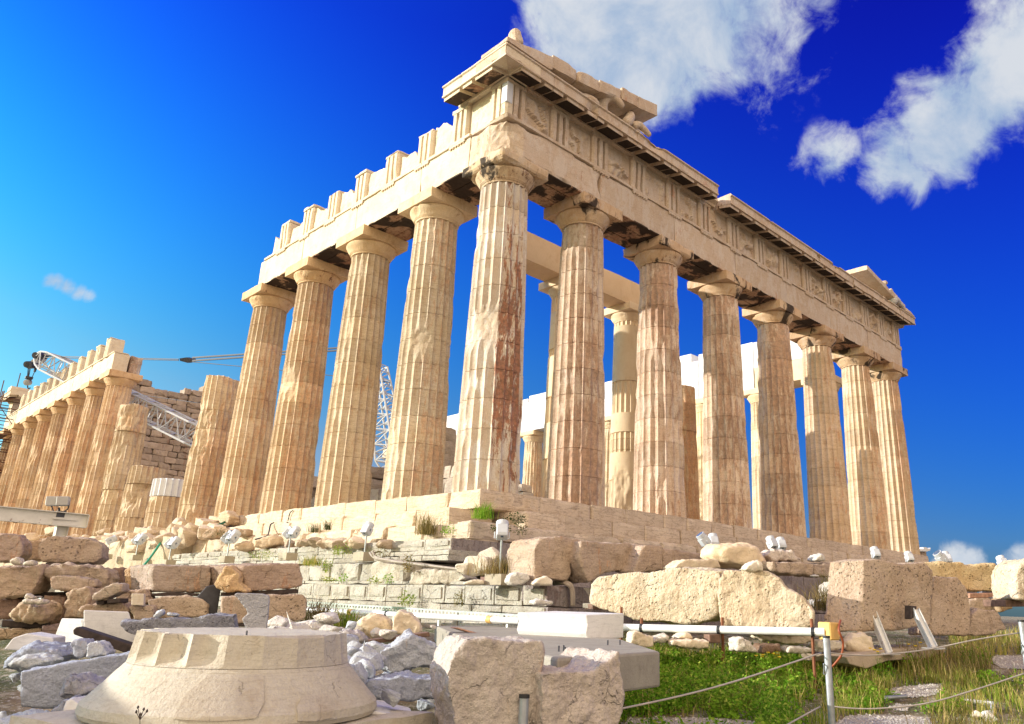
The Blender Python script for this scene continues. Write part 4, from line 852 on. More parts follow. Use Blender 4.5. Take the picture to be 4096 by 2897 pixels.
# the upturned Doric capital
def inverted_capital():
    c = P(935, 2870, 5.62); c[2] = P(935, 2880, 5.62)[2]+.035; x, y = float(c[0]), float(c[1]); z0 = float(c[2])
    t = tag(empty('inverted_capital', (x, y, z0)), 'big cream Doric capital lying upside down on white blocks in the foreground', 'capital')
    pr = [(.80, .02), (.985, .03), (1.0, .06), (.99, .11), (.945, .155), (.87, .235), (.80, .315), (.775, .338), (.772, .345), (.765, .35), (.76, .357), (.755, .362), (.742, .366)]
    n = 160; V = []; th = np.arange(n)*2*math.pi/n+.06
    for r, z in pr: V.append(np.stack([x+r*np.cos(th), y+r*np.sin(th), np.full(n, z0+z)], 1))
    fr = (np.arange(n) % 8)/8.
    for i, h in enumerate(np.linspace(0, .205, 12)):
        q = h/.205; d = .085*np.interp((np.degrees(th) % 360), [0, 150, 214, 240, 300, 360], [1, 1, 1, .16, .12, 1])*(4*fr*(1-fr))*min(1, (max(q-.0, 0)*3.2)**.6); r = .742-.02*q-d+.012*(1-q)
        V.append(np.stack([x+r*np.cos(th), y+r*np.sin(th), np.full(n, z0+.366+h)], 1))
    top = V[-1]; nz = fbm(top*4., 5, 3); top[:, 2] -= np.clip(nz, 0, 1)*.05; V.append(np.stack([x+.97*(top[:, 0]-x), y+.97*(top[:, 1]-y), np.full(n, z0+.571)], 1))
    m = len(V); mb = MB(); W = np.vstack(V)
    mb.add(W, [(k*n+i, k*n+(i+1) % n, (k+1)*n+(i+1) % n, (k+1)*n+i) for k in range(m-1) for i in range(n)]+[tuple(range((m-1)*n, m*n)), tuple(range(n))[::-1]])
    mb.build('echinus', M_['cream'], t, org=(x, y, z0), smooth=False).color = (.76, .79, .81, 1)
    for a0, a1, h0, h1, sd in ((226, 256, .09, .33, 1), (268, 284, .06, .2, 2)):      # patches of new stone let into the old, a little proud
        pm = MB(); k = 24
        rr = lambda z: float(np.interp(z, [.03, .06, .11, .155, .235, .315, .338], [.985, 1.0, .99, .945, .87, .80, .775]))
        grid = []
        for tz in np.linspace(0, 1, k):
            for ta in np.linspace(0, 1, k):
                a = a0+(a1-a0)*(ta+.22*(1-ta)*max(0, tz-.55)/.45-.1*ta*max(0, .35-tz)/.35); z = h0+(h1-h0)*tz+.02*(1-tz)*abs(ta-.5)
                grid.append((x+(rr(z)+.004)*math.cos(R(a)), y+(rr(z)+.004)*math.sin(R(a)), z0+z))
        pm.add(grid, [(i*k+j, i*k+j+1, (i+1)*k+j+1, (i+1)*k+j) for i in range(k-1) for j in range(k-1)])
        p = pm.build('repair_patch', M_['cream'], t, org=(x, y, z0)); p.color = (.70, .71, .72, 1); s = p.modifiers.new('thick', 'SOLIDIFY'); s.thickness = .02; s.offset = 0
    ab = MB(); ab.rbox((-1.02, -1.02, -.30), (1.02, 1.02, .018), .12, .008, .05, 9, M=Matrix.Translation((x, y, z0)) @ Matrix.Rotation(R(38), 4, 'Z') if False else Matrix.Translation((x, y, z0)) @ Matrix.Rotation(R(14), 4, 'Z'))
    ab.build('abacus', M_['cream'], t, org=(x, y, z0-.3)).color = (.8, .82, .84, 1)
    for a in (190, 225, 246):
        pn = MB(); pn.tube((x+.66*math.cos(R(a)), y+.66*math.sin(R(a)), z0+.56), (x+.66*math.cos(R(a)), y+.66*math.sin(R(a)), z0+.60), .006, 5)
    pn.build('metal_pins', M_['darksteel'], t, org=(x, y, z0+.56))
    return x, y, z0
ICX = inverted_capital()

# ------------------------------------------------------------------ middle foreground
S('rock', 'squat rounded stone with a grey right side, left of the pointed cream stone', 'rock', 'E', [(760, 890), (830, 820), (900, 785), (980, 778), (1060, 830), (1090, 900), (1070, 945), (920, 970), (820, 920)], 10.4, 52, .5, 'cream', kind='boulder', rk=1.2, tint=(1, .94, .85))
S('rock', 'pointed cream stone with a lit left face, near the white pipe', 'rock', 'E', [(1090, 800), (1140, 756), (1215, 775), (1290, 840), (1308, 925), (1200, 938), (1090, 930)], 10.2, 52, .45, 'cream', rk=1.1, tint=(1, .95, .87))
S('timber', 'brown weathered timber lying under the two cream stones', 'timber', 'E', [(880, 985), (1370, 920), (1378, 955), (880, 1018)], 9.7, 60, .25, 'wood', kind='sharp')
S('rock', 'big bluish broken rock with a peaked top in the middle foreground', 'rock', 'E', [(1000, 1070), (1165, 985), (1235, 938), (1320, 985), (1430, 1040), (1480, 1100), (1530, 1150), (1500, 1195), (1330, 1180), (1200, 1210), (1060, 1245), (1010, 1160)], 7.4, 60, .6, 'grey', rk=1.5, tint=(.9, .97, 1.06))  # blue tint here and on the next slabs paints the sky's shade
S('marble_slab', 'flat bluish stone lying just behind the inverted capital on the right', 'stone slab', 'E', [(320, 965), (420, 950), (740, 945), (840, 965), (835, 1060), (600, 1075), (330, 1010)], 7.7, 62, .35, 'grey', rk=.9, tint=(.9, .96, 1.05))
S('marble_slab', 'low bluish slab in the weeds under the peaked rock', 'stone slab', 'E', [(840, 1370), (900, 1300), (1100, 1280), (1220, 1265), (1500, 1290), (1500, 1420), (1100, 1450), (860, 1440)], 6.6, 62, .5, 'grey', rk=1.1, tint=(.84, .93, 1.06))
S('marble_block', 'tall rough grey marble block standing on end right of the weeds', 'marble block', 'E', [(1545, 1120), (1590, 1040), (1650, 970), (1900, 985), (2100, 995), (2236, 985), (2232, 1290), (2222, 1720), (1590, 1720), (1510, 1330), (1505, 1230)], 5.6, 66, .6, 'grey', rk=.75, tint=(1.1, 1.0, .88))
S('marble_block', 'broken marble block with a sloping sunlit top beside the tall rough one', 'marble block', 'F', [(512, 1235), (700, 1220), (870, 1235), (1000, 1160), (1100, 1070), (1122, 1250), (1132, 1420), (1090, 1720), (500, 1720)], 5.8, 74, .75, 'grey', rk=.75, tint=(1.12, 1.0, .87))
S('rock', 'pale mottled rock lying behind the flat bluish stone', 'rock', 'E', [(680, 930), (720, 905), (820, 905), (900, 950), (905, 1000), (840, 1010), (830, 965), (720, 945)], 8.6, 60, .4, 'grey', kind='boulder', rk=1., tint=(.95, .9, .86))
rng = random.Random(7)
SM = [('E', 790, 1160, 6.9, .16), ('E', 870, 1140, 7.0, .2), ('E', 940, 1110, 7.1, .18), ('E', 745, 1150, 6.9, .12), ('E', 800, 1050, 7.5, .12), ('E', 870, 1060, 7.6, .16), ('E', 940, 1050, 7.6, .12), ('E', 990, 1070, 7.6, .1), ('E', 780, 1115, 7.1, .14), ('E', 760, 1230, 6.5, .16), ('E', 830, 1250, 6.5, .14), ('E', 900, 1200, 6.8, .14), ('E', 1050, 1400, 6.0, .14),
      ('E', 180, 940, 9.5, .2), ('E', 250, 930, 9.6, .18), ('E', 380, 925, 9.6, .2), ('E', 520, 915, 9.8, .25), ('E', 590, 915, 9.8, .16), ('E', 640, 930, 9.4, .2), ('E', 460, 900, 10., .2), ('E', 300, 890, 10.4, .24), ('E', 200, 900, 10.2, .2), ('E', 420, 870, 10.6, .2)]
for k, (zn, a, b, D, s) in enumerate(SM):
    u, v = px(zn, (a, b)); p = P(u, v, D); up = k >= 13
    rockat('marble_fragment', 'small white marble fragment on the ground behind the inverted capital' if up else 'small bluish marble fragment on the ground right of the inverted capital', 'stone', (p[0], p[1], p[2]-s*.5), s, 700+k, 'whiterock', 'white fragments behind the capital' if up else 'bluish fragments right of the capital', tint=(1, 1, 1.0) if up else (.84, .93, 1.06))  # bluish group: sky shade is put into the tint

rng = random.Random(17)
for k in range(46):
    u, v, D = (rng.uniform(-20, 400), rng.uniform(2640, 2800), rng.uniform(6.3, 8.2)) if k < 22 else (rng.uniform(1390, 1800), rng.uniform(2560, 2740), rng.uniform(6.4, 9.2))
    if k >= 36: u, D = rng.uniform(1240, 1740), rng.uniform(9.2, 11.5)
    v = 2330+(1.0+.06*rng.random())*(4.05-2.969+.28*(7.5-D))/D*3110 if k < 36 else 2345+.62/D*3110
    p = P(u, v, D); s_ = rng.uniform(.05, .13)
    lb, gr = (('small shaded bluish chip among the rubble left of the inverted capital', 'chips left of the capital') if k < 22 else ('small shaded bluish chip lying in the weeds right of the inverted capital', 'chips right of the capital')) if k < 36 else ('small white marble chip on the ground before the white pipe', 'chips before the white pipe')
    rockat('marble_chip', lb, 'stone', (p[0], p[1], p[2]-.03), s_, 1700+k, 'whiterock', gr, tint=(.8, .9, 1.06) if k < 36 else (1, .98, .94))  # chips near the capital carry the blue of sky shade in their tint
# concrete plinth with a white block on timbers
pts = [(1740, 2503), (1868, 2565), (2640, 2640), (2636, 2600), (2470, 2560)]
zt = float(P(1740, 2503, 13.)[2]); q = [on(u, v, (0, 0, 1), zt) for u, v in [(1740, 2503), (1862, 2556), (2230, 2632), (2640, 2606), (2300, 2500)]]
mb = MB(); mb.prism(q, (0, 0, -.32)); o = mb.build('concrete_plinth', M_['concrete'], org=(q[0][0], q[0][1], zt-.32), fix=True); b = o.modifiers.new('bevel', 'BEVEL'); b.width = .025; b.segments = 2
tag(o, 'flat concrete plinth that carries the long white marble block', 'plinth'); PLZ = zt
S('marble_beam', 'long white marble block with a rough chipped front corner resting on timbers', 'marble block', 'F', [(852, 790), (1140, 777), (1135, 965), (872, 986), (850, 930), (862, 860)], 10.2, 80, 1.0, 'whiteblk', rk=.12, shift=(-.5, .0, -.0), kind='sharp')
S('timber', 'brown timber under the front end of the long white marble block', 'timber', 'F', [(815, 988), (1095, 972), (1096, 1015), (815, 1025)], 10.15, 80, .25, 'wood', kind='sharp')
S('timber', 'brown timber under the back end of the long white marble block', 'timber', 'F', [(470, 905), (560, 895), (560, 935), (515, 938)], 11.5, 80, .2, 'wood', kind='sharp')
S('rock', 'little white broken stone lying on the far end of the long white marble block', 'stone', 'F', [(452, 680), (480, 668), (600, 685), (590, 715), (460, 712)], 11.8, 70, .2, 'whiterock', rk=1.2)
S('timber', 'worn pale plank lying on the concrete plinth', 'timber', 'E', [(1560, 890), (1590, 885), (1880, 965), (1840, 972)], 10.6, 70, .22, 'wood', kind='sharp', tint=(2.6, 2.6, 2.6))
for a, b in ((640, 1070), (677, 1065), (687, 1080), (720, 1080), (1015, 1020), (1108, 1018)):
    u, v = px('F', (a, b)); p = on(u, v, (0, 0, 1), PLZ); bl = MB(); bl.tube(p, p+np.array([0, 0, .05]), .008, 6); bl.build('anchor_bolt', M_['darksteel'], o, org=p)

# ------------------------------------------------------------------ right side: the large blocks
S('marble_block', 'large broken block with lit left end and rough white top, right of the single floodlight', 'marble block', 'F', [(452, 290), (500, 205), (620, 190), (810, 210), (815, 260), (735, 395), (725, 520), (455, 520)], 14.4, 82, .9, 'block', rk=.7, tint=(.98, .88, .80))
S('marble_block', 'cracked slab with an undercut lower edge, leaning next to the large broken block', 'marble block', 'F', [(810, 215), (1290, 252), (1250, 330), (1205, 440), (1000, 470), (880, 545), (845, 500), (795, 360)], 14.7, 82, .6, 'block', rk=.6, tint=(.95, .86, .80))
S('marble_block', 'smaller cracked slab between the undercut slab and the foundation stones', 'marble block', 'F', [(1295, 255), (1440, 262), (1436, 450), (1215, 470), (1265, 320)], 14.9, 82, .6, 'block', rk=.6, tint=(.95, .85, .78))
S('marble_block', 'long low foundation stone running off behind the pitted blocks', 'marble block', 'F', [(1440, 278), (1820, 332), (1820, 440), (1440, 470)], 15.6, 86, .8, 'block', rk=.35, tint=(.92, .82, .76))
S('hewn_block', 'huge cream pitted block with a rounded left end above the white pipe', 'marble block', 'F', [(866, 700), (880, 560), (930, 510), (1060, 470), (1210, 470), (1400, 445), (1620, 425), (1870, 430), (1892, 460), (1880, 560), (1855, 640), (1860, 790), (1800, 835), (1600, 860), (1300, 850), (1150, 800), (900, 720)], 12.3, 24, .95, 'hewn', rk=.75)
S('hewn_block', 'huge cream pitted block with a sloping broken right side, next to the rounded one', 'marble block', 'G', [(-35, 520), (5, 452), (330, 455), (420, 510), (480, 590), (620, 660), (685, 770), (685, 860), (640, 900), (300, 895), (-15, 885), (-45, 760), (-40, 620)], 11.3, 28, .95, 'hewn', rk=.75, tint=(1, .98, .97))
S('marble_slab', 'tall upright tan slab held by two white steel props', 'stone slab', 'G', [(1075, 368), (1180, 355), (1330, 398), (1530, 392), (1595, 450), (1600, 560), (1585, 870), (1390, 900), (1040, 912)], 12.4, 74, .55, 'pitted', rk=.4, lean=.05, tint=(1, .9, .82), shift=(-.35, -.02, 0))
S('marble_slab', 'smaller upright tan slab with iron-stained holes, right of the propped one', 'stone slab', 'G', [(1612, 492), (1790, 500), (1868, 600), (1892, 740), (1880, 920), (1855, 945), (1580, 945), (1590, 760)], 13.0, 74, .4, 'pitted', rk=.35, lean=.04, tint=(1, .9, .84), shift=(-.1, 0, 0))
S('rock', 'split boulder with a lit left face in the grass, right of the upright slabs', 'boulder', 'G', [(1890, 800), (1940, 742), (2080, 760), (2130, 830), (2160, 895), (2080, 935), (1950, 955), (1870, 940)], 13.3, 60, .6, 'block', rk=1., tint=(1.02, .92, .88))
S('marble_block', 'long yellow striated block resting on planks behind the upright slabs', 'marble block', 'G', [(1528, 382), (1830, 386), (1860, 412), (2075, 395), (2080, 470), (2085, 605), (1800, 606), (1540, 600)], 16.2, 54, .9, 'hewn', rk=.6, tint=(1, .92, .72))
S('marble_block', 'pale block under the striated one at the right', 'marble block', 'G', [(1870, 665), (2085, 660), (2100, 720), (2100, 775), (1860, 780)], 15.6, 62, .7, 'block', tint=(1.1, 1, .9))
S('timber', 'grey planks between the striated block and the pale block under it', 'timber', 'G', [(1878, 625), (2095, 620), (2097, 656), (1880, 660)], 15.7, 60, .6, 'wood', kind='sharp', tint=(2.2, 2.1, 2.))
S('marble_block', 'dark bluish weathered block behind the right end of the striated block', 'marble block', 'G', [(2085, 425), (2240, 422), (2238, 560), (2200, 640), (2120, 640)], 16.8, 64, .6, 'grey', tint=(.6, .6, .72))
S('hewn_block', 'tall cream block cut off by the right edge of the picture', 'marble block', 'G', [(2236, 470), (2262, 400), (2330, 360), (2400, 360), (2400, 690), (2250, 670), (2236, 560)], 13.2, 50, .7, 'hewn', rk=.7)
S('timber', 'brown timber under the tall cream block at the right edge', 'timber', 'G', [(2150, 675), (2400, 672), (2400, 725), (2160, 728)], 13.4, 62, .5, 'wood', kind='sharp')
S('marble_block', 'mossy brown stones below the planks at the right', 'marble block', 'G', [(2100, 660), (2190, 680), (2210, 740), (2110, 775)], 15.5, 62, .5, 'block', tint=(.8, .68, .5))
S('capital_fragment', 'broken column capital lying on its side above the pitted blocks', 'capital', 'F', [(1820, 330), (1830, 280), (1880, 235), (2140, 232), (2200, 260), (2290, 400), (2280, 440), (2120, 440), (1960, 420), (1890, 400)], 14.6, 62, .9, 'cream', kind='boulder', rk=.8, tint=(1, .9, .76))
S('capital_fragment', 'small fluted capital fragment peeping out behind the rounded pitted block', 'capital', 'F', [(1515, 440), (1545, 400), (1605, 362), (1850, 362), (1885, 410), (1885, 440)], 14.3, 60, .6, 'cream', rk=.8, tint=(.95, .88, .8))
S('stone', 'small triangular pale stone on top of the sloping pitted block', 'stone', 'G', [(158, 440), (220, 385), (270, 370), (298, 400), (300, 452), (200, 455)], 11.4, 55, .25, 'cream', rk=1.1)
S('marble_block', 'low block with a dark underside right of the capital lying on its side', 'marble block', 'G', [(370, 380), (480, 385), (690, 395), (690, 490), (420, 470), (370, 440)], 14.6, 72, .7, 'block', rk=.8, tint=(1, .9, .82))
S('marble_block', 'grey low block right of the one with the dark underside', 'marble block', 'G', [(690, 400), (840, 390), (845, 500), (692, 490)], 15.0, 74, .6, 'block', tint=(.9, .82, .8))
S('stone', 'broken pale chunks heaped behind the low block', 'stone', 'G', [(330, 330), (380, 290), (520, 300), (595, 370), (480, 378), (370, 378)], 15.0, 60, .5, 'whiterock', rk=1.6, tint=(.98, .9, .86))
S('stone', 'single white stone on the step, left of the propped upright slab', 'stone', 'G', [(690, 380), (720, 330), (770, 312), (788, 345), (785, 380)], 15.0, 60, .4, 'whiterock', kind='boulder', rk=1.)
S('rock', 'two-lobed white rock leaning beside the propped upright slab', 'rock', 'G', [(790, 660), (800, 560), (850, 530), (935, 570), (938, 600), (870, 620), (850, 680)], 13.4, 52, .4, 'whiterock', rk=1.1, tint=(1.05, 1, .95))
S('rock', 'low white rubble at the foot of the two-lobed white rock', 'rock', 'G', [(640, 720), (700, 680), (790, 672), (830, 700), (800, 735), (690, 735)], 13.3, 56, .4, 'whiterock', rk=1.6, tint=(.98, 1, 1.04))
S('stone', 'tiny white stone lying on the dark foundation, left of the two-lobed rock', 'stone', 'G', [(668, 500), (690, 478), (735, 482), (742, 505)], 14.6, 60, .2, 'whiterock', kind='boulder')
for k, (zn, pl, D, mt, nm) in enumerate((
    ('F', [(1190, 1010), (1205, 925), (1240, 912), (1370, 960), (1365, 1030), (1300, 1040)], 11.0, 'cream', 'upright pair of pale stones under the left end of the white pipe'),
    ('F', [(1340, 1000), (1400, 950), (1470, 932), (1500, 955), (1490, 1000), (1400, 1010)], 11.1, 'whiterock', 'rounded pale stone beside the rusty stake under the white pipe'),
    ('F', [(1500, 1020), (1510, 985), (1640, 980), (1790, 985), (1800, 1050), (1600, 1045)], 11.0, 'cream', 'low wide pale stone in the grass under the white pipe'),
    ('F', [(1535, 975), (1600, 928), (1650, 930), (1680, 980)], 11.2, 'cream', 'triangular pale stone lying on the low wide one'),
    ('G', [(102, 1070), (108, 975), (150, 960), (190, 985), (262, 1060), (250, 1078)], 10.6, 'whiterock', 'white stepped stone in the grass by the second rusty stake'),
    ('G', [(230, 950), (670, 950), (672, 990), (610, 1022), (440, 1005), (300, 980)], 11.6, 'cream', 'long pale stone with a dark base under the sloping pitted block'),
    ('G', [(480, 1080), (500, 1040), (560, 1034), (670, 1040), (675, 1088)], 10.9, 'whiterock', 'flat stack of white slabs in the grass'),
    ('G', [(695, 1060), (730, 990), (850, 965), (960, 1010), (960, 1055), (800, 1075)], 11.3, 'whiterock', 'pale boulder behind the grey post'),
    ('G', [(940, 1000), (1000, 930), (1080, 920), (1160, 965), (1190, 1090), (1020, 1095), (960, 1050)], 11.5, 'cream', 'knobbly brownish boulder at the foot of the first white steel prop'))):
    S('rock', nm, 'rock', zn, pl, D, 54, .35, mt, rk=1.1, kind='boulder' if k in (1, 7, 8) else 'block', tint=(1, .96, .9))
S('brick_block', 'dark brown squared stone in the grass beside the white stepped stone', 'stone block', 'G', [(290, 1020), (430, 1010), (450, 1065), (290, 1085)], 10.9, 60, .3, 'block', tint=(.5, .38, .32))
S('timber', 'rusty brown squared post end under the white pipe', 'timber', 'F', [(1790, 940), (1880, 938), (1880, 1005), (1795, 1005)], 11.2, 60, .2, 'wood', kind='sharp')
S('concrete_box', 'small grey concrete box half hidden behind the long white marble block', 'concrete block', 'F', [(822, 700), (900, 700), (900, 745), (822, 735)], 13.4, 20, .5, 'concrete', kind='sharp')
S('timber', 'brown wooden board behind the small concrete box', 'timber', 'F', [(898, 706), (1012, 708), (1012, 752), (900, 748)], 13.3, 70, .3, 'wood', kind='sharp')
S('concrete_footing', 'low concrete base in the grass under the two white steel props', 'concrete base', 'G', [(930, 1110), (1250, 1055), (1690, 1035), (1690, 1075), (1560, 1120), (1250, 1140), (1090, 1200), (960, 1165)], 11.6, 80, .8, 'concrete', tint=(1.3, 1.15, 1.05), kind='sharp')
# ------------------------------------------------------------------ floodlights
def floodlight(p, heads, label, base=True, pole=.45, sc=1., basem='concrete', dark=False, group='white floodlights along the foundation'):
    """heads: list of (yaw, pitch, dx, dy); yaw 0 looks along +x"""
    p = np.array(p, float); t = tag(empty('floodlight', p), label, 'floodlight', group)
    if base:
        b = MB(); b.rbox((p[0]-.17, p[1]-.24, p[2]-.02), (p[0]+.17, p[1]+.24, p[2]+.19), .1, .006, .02, 3); b.build('base_block', M_[basem], t, org=p).color = (1.2, 1.15, 1.05, 1)
    h0 = .19 if base else 0.
    b = MB(); b.tube(p+[0, 0, h0], p+[0, 0, h0+pole], .022, 8); b.build('pole', M_['galv'], t, org=p)
    for yaw, pit, dx, dy in heads:
        c = p+np.array([dx, dy, h0+pole+.16*sc])
        M = Matrix.Translation(c) @ Matrix.Rotation(R(yaw), 4, 'Z') @ Matrix.Rotation(R(-pit), 4, 'Y') @ Matrix.Scale(sc, 4)
        hb = MB(); pr = [(-.17, .13), (-.17, -.13), (-.10, -.16), (.16, -.16), (.16, .16), (-.10, .16)]
        v = []
        for y in (-.15, -.13, .13, .15):
            k = .88 if abs(y) > .14 else 1.
            for (a, z) in pr: v.append((a*k, y, z*k))
        n = 6; f = [tuple(range(n))[::-1], tuple(range(3*n, 4*n))]+[(j*n+i, j*n+(i+1) % n, (j+1)*n+(i+1) % n, (j+1)*n+i) for j in range(3) for i in range(n)]
        hb.add([tuple(M @ Vector(q)) for q in v], f)
        o = hb.build('housing', M_['lampwhite'], t, org=c, fix=True)
        bm_ = o.modifiers.new('bevel', 'BEVEL'); bm_.width = .012*sc; bm_.segments = 2
        r = MB(); r.lathe([(.155, 0), (.165, .02), (.165, .14), (.15, .145)], 20, M=M @ Matrix.Translation((.15, 0, 0)) @ Matrix.Rotation(R(90), 4, 'Y')); r.build('hood', M_['lampwhite'], t, org=c)
        g = MB(); g.lathe([(.135, 0), (.135, .006)], 20, M=M @ Matrix.Translation((.297, 0, 0)) @ Matrix.Rotation(R(90), 4, 'Y')); g.build('lens', M_['glass'], t, org=c)
        w = MB(); w.box((-.175, -.035, .02), (-.168, .035, .10), M=M); w.box((-.03, -.157, -.03), (.05, -.149, .03), M=M); w.build('cover_plate', M_['glass'], t, org=c)
        y = MB(); e = p+np.array([dx*.6, dy*.6, h0+pole]); cy = Vector((math.sin(R(yaw)), -math.cos(R(yaw)), 0))*.19*sc; cc = Vector(c)
        y.path([cc+cy, Vector(e)+cy, Vector(e)-cy, cc-cy], .012, 6); y.build('yoke', M_['lampwhite'], t, org=c)
    return t
XL = -2.62
def ledge(u, v, x=XL): return on(u, v, (1, 0, 0), x)
FL = [((1150, 2240), [(-40, 52, .0, .20), (20, 50, .0, -.16)], 'pair of white floodlights on a concrete block, right above the striped stacked block'),
      ((905, 2250), [(-40, 52, .0, .22), (20, 50, .0, -.18)], 'pair of white floodlights on a concrete block, above the craggy tan boulder'),
      ((1455, 2242), [(20, 58, 0, 0)], 'single white floodlight tilted back on a concrete block with a bundle of cables beside it'),
      ((672, 2262), [(-40, 50, 0, .2), (20, 50, 0, -.16)], 'pair of white floodlights on thin legs beside the upper end of the green hose'),
      ((540, 2240), [(-40, 50, 0, .2), (20, 50, 0, -.16)], 'pair of white floodlights left of the green hose'),
      ((425, 2235), [(-10, 30, 0, 0)], 'white floodlight half hidden behind the big pitted top block')]
for (q, hd, lb) in FL:
    p = ledge(*q); floodlight(p, hd, lb, sc=.68 if q[0] > 1000 else .85, pole=.42)
p = on(1997, 2338, (0, 0, 1), ZC+.01); floodlight(p, [(52, 62, 0, 0)], 'single white floodlight seen from behind, left of the large broken block', pole=.66, sc=.74)
for q, D, hd, lb in (((2840, 2195), 17.2, [(150, 50, -.2, 0), (50, 62, .15, 0)], 'two white floodlights pointing apart above the capital lying on its side'),
                     ((3108, 2205), 18.5, [(70, 60, -.2, 0), (50, 60, .22, 0)], 'two small white floodlights peeping over the broken pale chunks'),
                     ((3505, 2240), 20.5, [(50, 60, 0, 0)], 'white floodlight just above the top edge of the propped upright slab'),
                     ((3640, 2255), 22.0, [(50, 60, 0, 0)], 'white floodlight just above the right shoulder of the propped upright slab'),
                     ((3780, 2265), 18.0, [(150, 50, -.16, 0), (40, 55, .16, 0)], 'dark looking pair of floodlights standing on the striated block'),
                     ((4015, 2280), 19.0, [(50, 60, 0, 0)], 'small white floodlight on the dark bluish block at the right')):
    p = P(*q, D); floodlight(p, hd, lb, base=False, pole=.05, sc=.62)

# ------------------------------------------------------------------ pipes, cables, hoses
def curve_pts(pts, k=10):
    pts = [np.array(p, float) for p in pts]; out = []
    for i in range(len(pts)-1):
        p0 = pts[max(0, i-1)]; p1 = pts[i]; p2 = pts[i+1]; p3 = pts[min(len(pts)-1, i+2)]
        for j in range(k):
            t = j/k; out.append(.5*((2*p1)+(-p0+p2)*t+(2*p0-5*p1+4*p2-p3)*t*t+(-p0+3*p1-3*p2+p3)*t**3))
    return out+[pts[-1]]
def hose(name, label, cat, pts, r, mat, group=None, n=7):
    q = curve_pts(pts, 8); mb = MB(); V = []; m = len(q)
    for i, p in enumerate(q):
        d = Vector(q[min(m-1, i+1)]-q[max(0, i-1)]); rt = d.to_track_quat('Z', 'Y')
        for j in range(n):
            a = 2*math.pi*j/n; V.append(tuple(Vector(p)+rt @ Vector((r*math.cos(a), r*math.sin(a), 0))))
    mb.add(V, [(i*n+j, i*n+(j+1) % n, (i+1)*n+(j+1) % n, (i+1)*n+j) for i in range(m-1) for j in range(n)]+[tuple(range(n))[::-1], tuple(range((m-1)*n, m*n))])
    o = mb.build(name, M_[mat], smooth=True, org=q[0]); tag(o, label, cat, group); return o
a, b = P(1225, 2440, 16.2), P(2330, 2498, 12.4); c, d = P(2470, 2510, 12.0), P(3300, 2529, 10.6)
pr = tag(empty('pipe_rail', (b[0], b[1], gz(b[0], b[1]))), 'long white plastic pipe carried on stakes in front of the foundation and the pitted blocks', 'pipe')
mb = MB(); mb.tube(a, b, .052, 14); mb.tube(b, c, .052, 14); mb.tube(c, d, .055, 14); mb.build('pipe', M_['pipe'], pr, org=b, smooth=False)
def lerp(a, b, t): return a+(b-a)*t
for s0, s1, ts in ((a, b, (.02, .2, .35, .72, .82, .97)), (c, d, (.13, .52, .95))):
    for t in ts:
        e = lerp(s0, s1, t); dd = (s1-s0)/np.linalg.norm(s1-s0); q = MB(); oc = t in (.2, .72); L = .05 if oc else .022
        q.tube(e-dd*L, e+dd*L, .061, 12); q.build('clamp', M_['ochre' if oc else 'black'], pr, org=e)
for s0, s1, t, up in ((c, d, .03, .30), (c, d, .14, .14), (c, d, .55, .17), (c, d, .96, .17)):
    e = lerp(s0, s1, t)+np.array([.05, .08, 0]); q = MB(); g_ = gz(e[0], e[1]); q.box((e[0]-.022, e[1]-.012, g_-.1), (e[0]+.022, e[1]+.012, e[2]+up)); q.build('stake', M_['rust'], pr, org=(e[0], e[1], g_))
for t in (.08, .3, .55, .78):
    e = lerp(a, b, t)+np.array([.0, .0, -.06]); q = MB(); g_ = gz(e[0], e[1]); q.box((e[0]-.025, e[1]-.02, g_-.1), (e[0]+.025, e[1]+.02, e[2])); q.build('stake', M_['galv'], pr, org=(e[0], e[1], g_)).color = (2., 2., 1.8, 1)
e = d; q = MB(); q.box((-.02, -.11, -.10), (.17, .11, .13), M=Matrix.Translation(e) @ Matrix.Rotation(R(-15), 4, 'Z')); o = q.build('end_cap', M_['ochre'], pr, org=e); bb = o.modifiers.new('bevel', 'BEVEL'); bb.width = .015
# perforated cable tray behind the pipe
a2, b2 = P(1228, 2416, 17.0), P(2150, 2476, 13.2); dd = (b2-a2); Lr = np.linalg.norm(dd); dd /= Lr; up = np.array([0, 0, 1.]); mb = MB(); k = 0; s_ = 0.
while s_ < Lr:      # a strip with real slots: rails top and bottom and bridges between the holes
    p0 = a2+dd*s_; mb.prism([p0+up*-.022, p0+dd*.05+up*-.022, p0+dd*.05+up*.022, p0+up*.022], np.array([.004, .003, 0])); s_ += .095; k += 1
mb.prism([a2+up*.022, b2+up*.022, b2+up*.05, a2+up*.05], (.004, .003, 0)); mb.prism([a2+up*-.05, b2+up*-.05, b2+up*-.022, a2+up*-.022], (.004, .003, 0)); mb.prism([a2+up*.05, b2+up*.05, b2+up*.05+np.array([.12, .1, 0]), a2+up*.05+np.array([.12, .1, 0])], (0, 0, .004))
o = mb.build('cable_tray', M_['galv'], org=a2); o.color = (.6, .62, .6, 1); tag(o, 'grey perforated cable tray running above the white pipe', 'cable tray')
hose('green_hose', 'thin green hose slanting down between the two left pairs of floodlights', 'hose', [ledge(643, 2172, -2.2), ledge(630, 2190, -2.4), ledge(600, 2232, -2.6), ledge(575, 2262, -2.75)], .045, 'green')
hose('green_hose', 'dark green hose lying over the steps below the broken flank columns', 'hose', [on(925, 2067, (1, 0, 0), -.02), on(915, 2078, (1, 0, 0), -.3), on(880, 2098, (1, 0, 0), -.75), on(820, 2118, (1, 0, 0), -1.3)], .045, 'green').color = (.35, .4, .4, 1)
